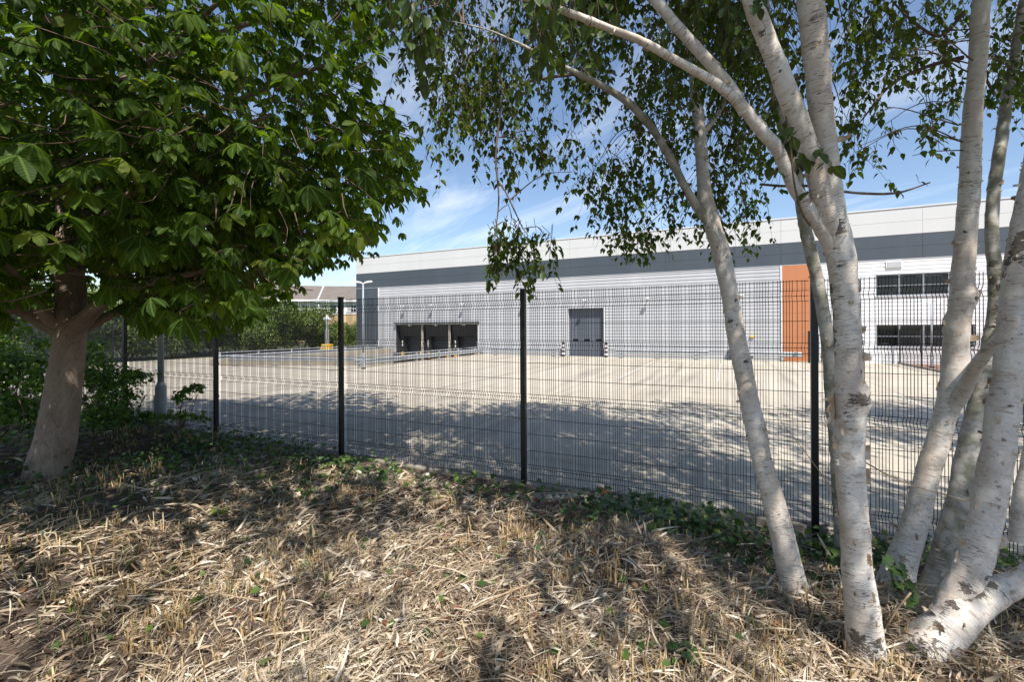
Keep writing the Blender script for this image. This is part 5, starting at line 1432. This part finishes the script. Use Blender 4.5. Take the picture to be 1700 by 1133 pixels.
lf.build('crown', M['birch_leaf'], Dt); boughs(tb, Dt, rgD); tb.build('twigs', M['twig'], Dt)

# --- a further birch past the right edge: its shade lies on the yard
rgE = np.random.default_rng(25)
Et = birch('birch standing past the right end of the view, its shade falling on the yard', (10.5, 4.3, 0))
stem('trunk', M['birch'], Et, [(10.5, 4.3, -.1), (10.6, 4.3, 2.5), (10.5, 4.4, 5.5), (10.6, 4.5, 9.0)], [.16, .13, .09, .03], .08, 16, .05, seed=71)
lf, tb = Leafs(), Tubes()
for c, rad, n in [((10.4, 4.6, 7.6), (2.8, 2.2, 2.8), 1300), ((13.0, 5.4, 8.0), (2.4, 2.2, 2.6), 1000)]:
    st, ln = cloud(rgE, n, c, rad, 0.4, 1.0); strands(lf, tb, st, ln, rgE, leaf=0.085, T=T_FAR, gap=0.03)
lf.build('crown', M['birch_leaf'], Et); tb.build('twigs', M['twig'], Et)

# ------------------------------------------------------------------ undergrowth by the chestnut
def sapling(name, label, base, sprays, leaf, seed, stems, mat='shrub_leaf'):
    t = thing(name, label, 'shrub', tuple(base), site=False)
    rg = np.random.default_rng(seed); lf, tb = Leafs(), Tubes()
    for s in stems: tb.add(spline([np.array(q) for q in s], [1] * len(s), 0.08)[0], 0.011, 0.004, 5)
    for (c, rad, n) in sprays:
        leaf_cloud(lf, T_BROAD, c, rad, n, leaf, int(rg.integers(1e6)), lumps=10, shell=.3, wr=.8)
        for _ in range(6):
            q = np.array(c) + rg.normal(size=3) * np.array(rad) * .5; p = np.array(base) + [0, 0, .1]
            tb.add(spline([p, (p + q) / 2 + rg.normal(size=3) * .06, q], [1, 1, 1], .1)[0], .006, .002, 4)
    lf.build('crown', M[mat], t); tb.build('trunk', M['twig'], t)
def gpt(x, y, Y, dz=0.0):
    p = at(x, y, Y); p[2] = float(gz(p[0], p[1])) + dz; return p
sapling('young_shrub', 'young hazel shrub with layered leaves right of the chestnut trunk', gpt(200, 720, 7.9),
        [(at(195, 640, 7.9), (.75, .5, .40), 700), (at(170, 690, 7.6), (.7, .5, .35), 700), (at(225, 625, 8.0), (.3, .3, .22), 160), (at(150, 610, 8.2), (.5, .4, .3), 350), (at(225, 700, 7.6), (.5, .3, .2), 260)], .085, 71, [[gpt(200, 720, 7.9), at(205, 660, 7.9), at(215, 610, 8.0)], [gpt(185, 720, 7.9), at(165, 660, 7.9), at(150, 600, 8.1)]])
sapling('young_shrub', 'small thin sapling in front of the mesh beside the grey lamp column', gpt(302, 712, 7.4),
        [(at(318, 645, 7.5), (.26, .2, .09), 110), (at(300, 660, 7.5), (.2, .15, .08), 60), (at(290, 690, 7.3), (.4, .2, .08), 90), (at(330, 690, 7.3), (.25, .2, .1), 50)], .075, 72, [[gpt(302, 712, 7.4), at(300, 680, 7.45), at(306, 655, 7.5), at(320, 642, 7.5)]])
sapling('dark_bush', 'dark green bush at the left edge behind the chestnut trunk', gpt(20, 700, 8.2),
        [(at(20, 620, 8.4), (1.0, .8, .85), 1500), (at(60, 660, 7.6), (.5, .5, .5), 500), (at(-40, 590, 8.4), (1.0, .8, 1.0), 1000), (at(40, 690, 7.4), (.7, .5, .25), 500), (at(10, 560, 9), (1.2, .8, .8), 900)], .095, 73, [[gpt(20, 700, 8.0), at(30, 640, 8.0), at(45, 590, 8.0)], [gpt(30, 740, 7.0), at(40, 690, 7.0), at(20, 640, 7.0)]])
sapling('dark_bush', 'low leafy bush between the chestnut trunk and the hazel shrub', gpt(165, 715, 7.2),
        [(at(170, 700, 7.2), (.55, .4, .22), 420), (at(150, 650, 8.3), (.5, .4, .45), 500), (at(140, 590, 9.2), (.6, .4, .45), 400)], .08, 74, [[gpt(165, 715, 7.2), at(160, 680, 7.3), at(155, 640, 7.6)]])

# ------------------------------------------------------------------ ground cover
def scatter(n, x0=-9.5, x1=6.5, y0=1.2, y1=11.0, dmax=5.05, ref=3.0, pw=1.4, seed=1):
    rg = np.random.default_rng(seed)
    X = rg.uniform(x0, x1, n); Y = rg.uniform(y0, y1, n)
    d = X * NX[0] + Y * NX[1]
    ok = (d < dmax) & (np.abs(X) < Y * 1.35 + 1.2) & (rg.random(n) < np.minimum(1, (ref / np.hypot(X, Y)) ** pw))
    return X[ok], Y[ok], d[ok], rg
def wob(X, Y, s=1.0, ph=0.0):
    return (np.sin(1.7 * s * X + 1.1 * s * Y + ph) + np.sin(-1.2 * s * X + 2.3 * s * Y + 1.3 + ph) + np.sin(3.1 * s * X + 0.6 * s * Y + 2.1 + ph) + np.sin(0.8 * s * X - 3.7 * s * Y + 4 + ph)) / 4
T_BLADE = (np.array([(0, -.32, 0), (0, .32, 0), (.33, -.5, .05), (.33, .5, .05), (.7, -.4, .045), (.7, .4, .045), (1, -.06, 0), (1, .06, 0)]), np.array([(0, 1, 3, 2), (2, 3, 5, 4), (4, 5, 7, 6)]))
lf = Leafs()
X, Y, d, rg = scatter(760000, seed=81)
keep = rg.random(len(X)) < np.clip(0.78 + 0.75 * wob(X, Y) + .35 * wob(X, Y, 2.6, 4.0) - 0.9 * smooth(4.2, 5.0, d) - .45 * smooth(-2.5, -5, X) , 0.10, 1)
X, Y = X[keep], Y[keep]; n = len(X)
sc = np.clip(np.hypot(X, Y) / 3.2, 1, 1.8)
Z = gz(X, Y) + rg.random(n) ** 1.6 * 0.055
az = rg.normal(0.4, 1.3, n) + 1.4 * wob(X, Y, .7, 2.0)
tilt = rg.normal(0.05, 0.15, n)
D = np.stack([np.cos(az) * np.cos(tilt), np.sin(az) * np.cos(tilt), np.sin(tilt)], -1)
Nn = np.array([0, 0, 1.0]) + rg.normal(size=(n, 3)) * 0.35
L = rg.gamma(3.2, 0.035, n).clip(.03, .36) * sc ** .3; W = np.where(rg.random(n) < .64, rg.gamma(3, .0010, n), rg.gamma(2.4, .0040, n)).clip(.0013, .020) * sc
rnd = np.clip(rg.normal(.55, .23, n) + .18 * wob(X, Y, 1.6, 1.0), 0, 1)
def bent(amp, arch, n_=6):
    v, f = [], []
    for i in range(n_):
        u = i / (n_ - 1); w_ = .5 * min(1, .55 + 2.2 * u) * (1 - u ** 3 * .9)
        for sg in (-1, 1): v.append((u, sg * w_, arch * math.sin(u * math.pi)))
    f = [(2 * i, 2 * i + 1, 2 * i + 3, 2 * i + 2) for i in range(n_ - 1)]
    return np.array(v), np.array(f), amp
kinds = [bent(0, .05), bent(.14, .03), bent(-.2, .06), bent(.3, .1)]
pick = rg.choice(4, n, p=[.4, .25, .2, .15])
P_ = np.stack([X, Y, Z], -1)
for ki, (tv, tf, amp) in enumerate(kinds):
    m_ = pick == ki; o0 = lf.o
    lf.add((tv, tf), P_[m_], D[m_], Nn[m_], L[m_], W[m_], rnd[m_])
    if amp:   # sideways sweep along the blade, twisted a little
        Vb = lf.V[-1].reshape(m_.sum(), len(tv), 3); Dm = unit(D[m_]); sd = unit(np.cross(Dm, Nn[m_]))
        u = tv[:, 0][None, :, None]
        Vb += (amp * (u ** 2) * L[m_][:, None, None]) * sd[:, None, :] - (abs(amp) * .35 * u ** 2 * L[m_][:, None, None]) * Dm[:, None, :]
        lf.V[-1] = Vb.reshape(-1, 3)
straw = lf.build('straw_litter', M['straw'], smooth=False); tag(straw, 'dry tan cane leaves and straw littering the bank', 'straw', kind='stuff')
# cut cane stubble standing in tufts
SV, SF, SA = [], [], []; so = 0
Xc, Yc, dc, rg = scatter(9000, ref=3.6, pw=1.2, dmax=4.4, seed=82)
kp = rg.random(len(Xc)) < np.clip(.55 + .9 * wob(Xc, Yc, .8, 3.0), .06, 1); Xc, Yc = Xc[kp], Yc[kp]
ns = rg.integers(3, 11, len(Xc))
X = np.repeat(Xc, ns) + rg.normal(0, .035, ns.sum()); Y = np.repeat(Yc, ns) + rg.normal(0, .035, ns.sum())
ok = np.hypot(X, Y) > 1.9; X, Y = X[ok], Y[ok]; n = len(X)
h = rg.gamma(5, .0155, n).clip(.025, .17); r_ = rg.uniform(.0020, .0056, n)
lean = np.stack([rg.normal(.05, .22, n), rg.normal(-.05, .22, n), np.ones(n)], -1); lean = unit(lean)
P0 = np.stack([X, Y, gz(X, Y) - .01], -1)
w = np.arange(5) * 2 * math.pi / 5
ring = np.stack([np.cos(w), np.sin(w), np.zeros(5)], -1)
bot = P0[:, None] + ring[None] * r_[:, None, None]
top = (P0 + lean * (h[:, None] + .01))[:, None] + ring[None] * (r_ * .92)[:, None, None]; top[:, :, 2] += (ring[None, :, 0] * r_[:, None]) * 1.4
V = np.concatenate([bot, top], 1)
idx = np.arange(n)[:, None, None] * 10
q = np.array([(j, (j + 1) % 5, 5 + (j + 1) % 5, 5 + j) for j in range(5)] + [(5, 6, 7, 8), (5, 8, 9, 9)])
q = q[:-1]
Fs = (q[None] + idx).reshape(-1, 4)
rn = rg.random(n); A_ = np.zeros((n, 10, 3)); A_[:, 5:, 0] = 1; A_[:, :, 2] = rn[:, None]
stub = np_mesh('cane_stubble', V.reshape(-1, 3), Fs, M['stubble'], None, None, {'lf': ('FLOAT_VECTOR', A_.reshape(-1, 3))}, smooth=False)
tag(stub, 'upright cut cane stubble standing in tufts on the bank', 'stubble', kind='stuff')
# thin green grass and weeds coming through the straw
lf = Leafs(); Xg, Yg, dg, rg = scatter(15000, ref=5, pw=.8, dmax=5.1, seed=86)
kp = rg.random(len(Xg)) < np.clip(.02 + .5 * smooth(-1.5, -4.5, Xg) + .28 * smooth(3.6, 4.8, dg) + .25 * wob(Xg, Yg, 1.1, 7), .015, 1); Xg, Yg = Xg[kp], Yg[kp]
ng = rg.integers(2, 6, len(Xg)); X = np.repeat(Xg, ng) + rg.normal(0, .02, ng.sum()); Y = np.repeat(Yg, ng) + rg.normal(0, .02, ng.sum()); n = len(X)
az = rg.uniform(0, 6.28, n); el = rg.uniform(.3, 1.3, n)
tv, tf, _ = bent(0, -.12)
lf.add((tv, tf), np.stack([X, Y, gz(X, Y) + .005], -1), np.stack([np.cos(az) * np.cos(el), np.sin(az) * np.cos(el), np.sin(el)], -1), np.stack([-np.cos(az), -np.sin(az), np.ones(n) * .8], -1), rg.uniform(.04, .14, n), rg.uniform(.003, .008, n), rg.beta(2, 3, n))
tag(lf.build('green_grass', M['shrub_leaf'], smooth=False), 'thin green grass blades coming up through the straw', 'grass', kind='stuff')
# brown leaf litter
lf = Leafs(); X, Y, d, rg = scatter(16000, ref=4, pw=1.0, dmax=5.1, seed=83); n = len(X)
kp = rg.random(n) < np.clip(.35 + .5 * smooth(3.8, 4.9, d) + .4 * wob(X, Y, 1.2, 5), .05, 1); X, Y = X[kp], Y[kp]; n = len(X)
lf.add(T_BROAD, np.stack([X, Y, gz(X, Y) + .012 + rg.random(n) * .05], -1), np.stack([rg.normal(size=n), rg.normal(size=n), rg.normal(0, .25, n)], -1), np.array([0, 0, 1.0]) + rg.normal(size=(n, 3)) * .5, rg.uniform(.02, .075, n), rg.uniform(.02, .055, n))
tag(lf.build('dead_leaves', M['dead_leaf']), 'brown fallen leaves lying among the straw', 'dead leaves', kind='stuff')
# ivy
lf = Leafs(); rg = np.random.default_rng(84)
patches = [(1.0, 4.70, .30, 200), (1.45, 4.45, .34, 420), (1.8, 4.25, .28, 380), (2.75, 3.95, .22, 220), (3.05, 3.8, .2, 160), (3.9, 3.45, .35, 260), (4.3, 3.0, .4, 200), (2.35, 3.3, .2, 50), (-3.9, 6.9, .6, 420), (-3.0, 6.45, .4, 260), (-4.9, 6.9, .6, 320), (-2.2, 6.0, .35, 120), (-4.6, 6.2, .5, 160), (-3.2, 5.9, .6, 130), (-6.0, 5.2, .5, 120), (-5.2, 5.9, .35, 120), (-6.6, 6.6, .9, 360), (-.6, 5.2, .35, 60), (0.2, 5.1, .3, 40), (-1.4, 5.5, .4, 70), (-7.6, 7.6, 1.0, 300), (-4.2, 5.2, .8, 200), (-2.6, 5.2, .5, 90), (1.2, 4.2, .45, 80), (2.2, 3.9, .35, 90)]
PX = []
for (cx_, cy_, s, n) in patches:
    PX.append(np.stack([rg.normal(cx_, s, n), rg.normal(cy_, s * .6, n), rg.random(n) ** 1.3 * .20], -1))
n = 620; q = np.stack([rg.uniform(-7, 5, n), rg.uniform(2.4, 6.5, n), rg.random(n) * .05], -1); PX.append(q)
PX = np.concatenate(PX); dd = PX[:, 0] * NX[0] + PX[:, 1] * NX[1]; PX = PX[dd < 5.08]; n = len(PX)
PX[:, 2] += gz(PX[:, 0], PX[:, 1]) + .02
L = rg.uniform(.035, .085, n)
D = np.stack([rg.normal(size=n), rg.normal(-.5, 1, n), rg.normal(-.15, .3, n)], -1)
lf.add(T_IVY, PX, D, np.array([0, -.25, 1.0]) + rg.normal(size=(n, 3)) * .4, L, L, np.clip(rg.beta(2.2, 2.4, n), 0, 1))
tag(lf.build('ivy', M['ivy_leaf']), 'dark green ivy spreading over the bank along the fence', 'ivy', kind='stuff')
# climbing ivy sprig between the birch stems
iv = thing('ivy_sprig', 'ivy sprig climbing between the birch stems of the right clump', 'ivy', tuple(gpt(1480, 1000, 2.75)), site=False)
lf, tb = Leafs(), Tubes()
pts = [at(x, y, Y) for x, y, Y in [(1470, 940, 2.9), (1480, 925, 2.85), (1490, 945, 2.85), (1500, 950, 2.85), (1475, 960, 2.88), (1488, 965, 2.85), (1503, 965, 2.85), (1512, 985, 2.85), (1516, 995, 2.83), (1495, 935, 2.86), (1510, 970, 2.85), (1478, 945, 2.83)]]
rg = np.random.default_rng(85); n = len(pts)
lf.add(T_IVY, np.array(pts), np.stack([rg.normal(size=n), rg.normal(-.6, .3, n), rg.normal(-.7, .3, n)], -1), np.tile([[0.1, -1, .35]], (n, 1)) + rg.normal(size=(n, 3)) * .25, rg.uniform(.06, .085, n), rg.uniform(.06, .085, n), rg.uniform(0, .5, n))
lf.build('leaves', M['ivy_leaf'], iv)
tb.add(spline([gpt(1520, 1010, 2.85), at(1505, 975, 2.86), at(1492, 945, 2.87), at(1475, 925, 2.9)], [1] * 4, .04)[0], .004, .0015, 5); tb.build('stem', M['twig'], iv)
# bright seedlings in the straw
for k, (x, y, lab) in enumerate([(362, 878, 'bright green three leaved seedling standing alone in the straw'), (1135, 1118, 'small green plant at the bottom edge in the straw')]):
    r0 = ray(x, y); kk = (0.03 - CAM.z) / r0[2]; p = np.array(CAM) + r0 * kk; p[2] = float(gz(p[0], p[1]))
    t = thing('seedling', lab, 'seedling', tuple(p), site=False)
    lf = Leafs(); m = 7; az = np.linspace(0, 5.6, m)
    lf.add(T_IVY, p + np.stack([np.cos(az) * .03, np.sin(az) * .03, .05 + .02 * np.sin(az * 3)], -1), np.stack([np.cos(az), np.sin(az), np.full(m, -.05)], -1), np.tile([[0, -.2, 1.0]], (m, 1)), np.full(m, .075), np.full(m, .075), np.full(m, .95 - .5 * k))
    lf.build('leaves', M['ivy_leaf'], t)
    tb = Tubes(); tb.add([p, p + [0, 0, .03], p + [.005, 0, .06]], .003, .002); tb.build('stem', M['twig'], t)

# ------------------------------------------------------------------ small things on the bank
def ground_px(x, y, z=0.02):
    r0 = ray(x, y); k = (z - CAM.z) / r0[2]; p = np.array(CAM) + r0 * k; p[2] = float(gz(p[0], p[1])); return p
def stone(label, p, rx, ry, rz, seed):
    rg = np.random.default_rng(seed); mb = MB(); vs, fs = [], []; nu, nv = 14, 7
    for j in range(nv + 1):
        ph = math.pi * j / nv
        for i in range(nu):
            a = 2 * math.pi * i / nu; k = 1 + .16 * math.sin(3 * a + seed) + .1 * math.sin(5 * a + 2 * ph) + rg.normal(0, .03)
            vs.append((p[0] + rx * k * math.sin(ph) * math.cos(a), p[1] + ry * k * math.sin(ph) * math.sin(a), p[2] + rz * math.copysign(abs(math.cos(ph)) ** .6, math.cos(ph))))
    for j in range(nv):
        for i in range(nu): fs.append((j * nu + i, j * nu + (i + 1) % nu, (j + 1) * nu + (i + 1) % nu, (j + 1) * nu + i))
    mb.add(vs, fs); o = mb.build('stone', M['stone'], base=p, smooth=True); o.location = p; tag(o, label, 'stone')
stone('flat pale stone slab half buried beside the fence post', ground_px(922, 824), .34, .12, .035, 1)
stone('rounded pale stone lying in the straw left of the middle', ground_px(602, 975), .07, .06, .05, 2)
stone('small grey stone lying in the straw near the seedling', ground_px(338, 862), .05, .045, .045, 4)
st_ = thing('twig', 'thin brown twig caught between two birch stems', 'twig', tuple(at(1437, 769, 2.62)), site=False)
mb = MB(); P_, _r = spline([at(1436, 768, 2.56), at(1480, 792, 2.62), at(1530, 812, 2.68), at(1575, 823, 2.72), at(1612, 834, 2.7)], [1] * 5, .04); mb.tube(P_, list(np.linspace(.0045, .003, len(P_))), 6); mb.build('stem', M['stick'], st_)
st_ = thing('twig', 'long pale dry twig slanting in front of the mesh behind the leaning birch', 'twig', tuple(at(1384, 815, 3.5)), site=False)
mb = MB(); P_, _r = spline([at(1296, 700, 3.6), at(1325, 736, 3.58), at(1355, 776, 3.55), at(1385, 818, 3.52)], [1] * 4, .05); mb.tube(P_, list(np.linspace(.0022, .004, len(P_))), 5); mb.build('stem', M['stick'], st_)
for (x0, y0, x1, y1, lab) in [(1512, 1005, 1468, 1080, 'broken cane leaning in the crotch between the birch stems'), (770, 1090, 905, 1000, 'long cane lying across the sunlit straw'), (240, 985, 430, 1012, 'long dry cane lying on the left of the bank')]:
    p, q = ground_px(x0, y0), ground_px(x1, y1); p[2] += .07; q[2] += .045
    if x0 == 1512: p = at(1512, 985, 2.75); q = ground_px(x1, y1)
    t = thing('cane', lab, 'cane', tuple(p), site=False); mb = MB()
    m_ = (p + q) / 2 + [0, 0, .02]; P_, _r = spline([p, m_, q], [1] * 3, .05); mb.tube(P_, list(np.linspace(.006, .0045, len(P_))), 7); mb.build('stem', M['stick'], t)
t = thing('stake', 'thin grey metal stake upright beside the fence kerb', 'stake', tuple(ground_px(1235, 872)), site=False)
p = ground_px(1235, 872); mb = MB(); mb.tube([p, p + [0, 0, .16]], .004, 6); mb.build('rod', M['galv'], t)
t = thing('dead_leaf', 'orange dry lobed leaf resting at the foot of the mesh', 'leaf', tuple(S(0.86, FD - .03, .05)), site=False)
lf = Leafs(); pp = at(1003, 822, 5.1)
lf.add(T_IVY, np.array([pp, pp + [.03, 0, -.01]]), np.array([[-.3, -.3, .8], [.7, -.3, .2]]), np.array([[0, -1, .3], [.2, -1, .5]]), np.array([.12, .1]), np.array([.12, .1]), np.array([.9, 1.0]))
lf.build('blade', M['dead_leaf'], t)
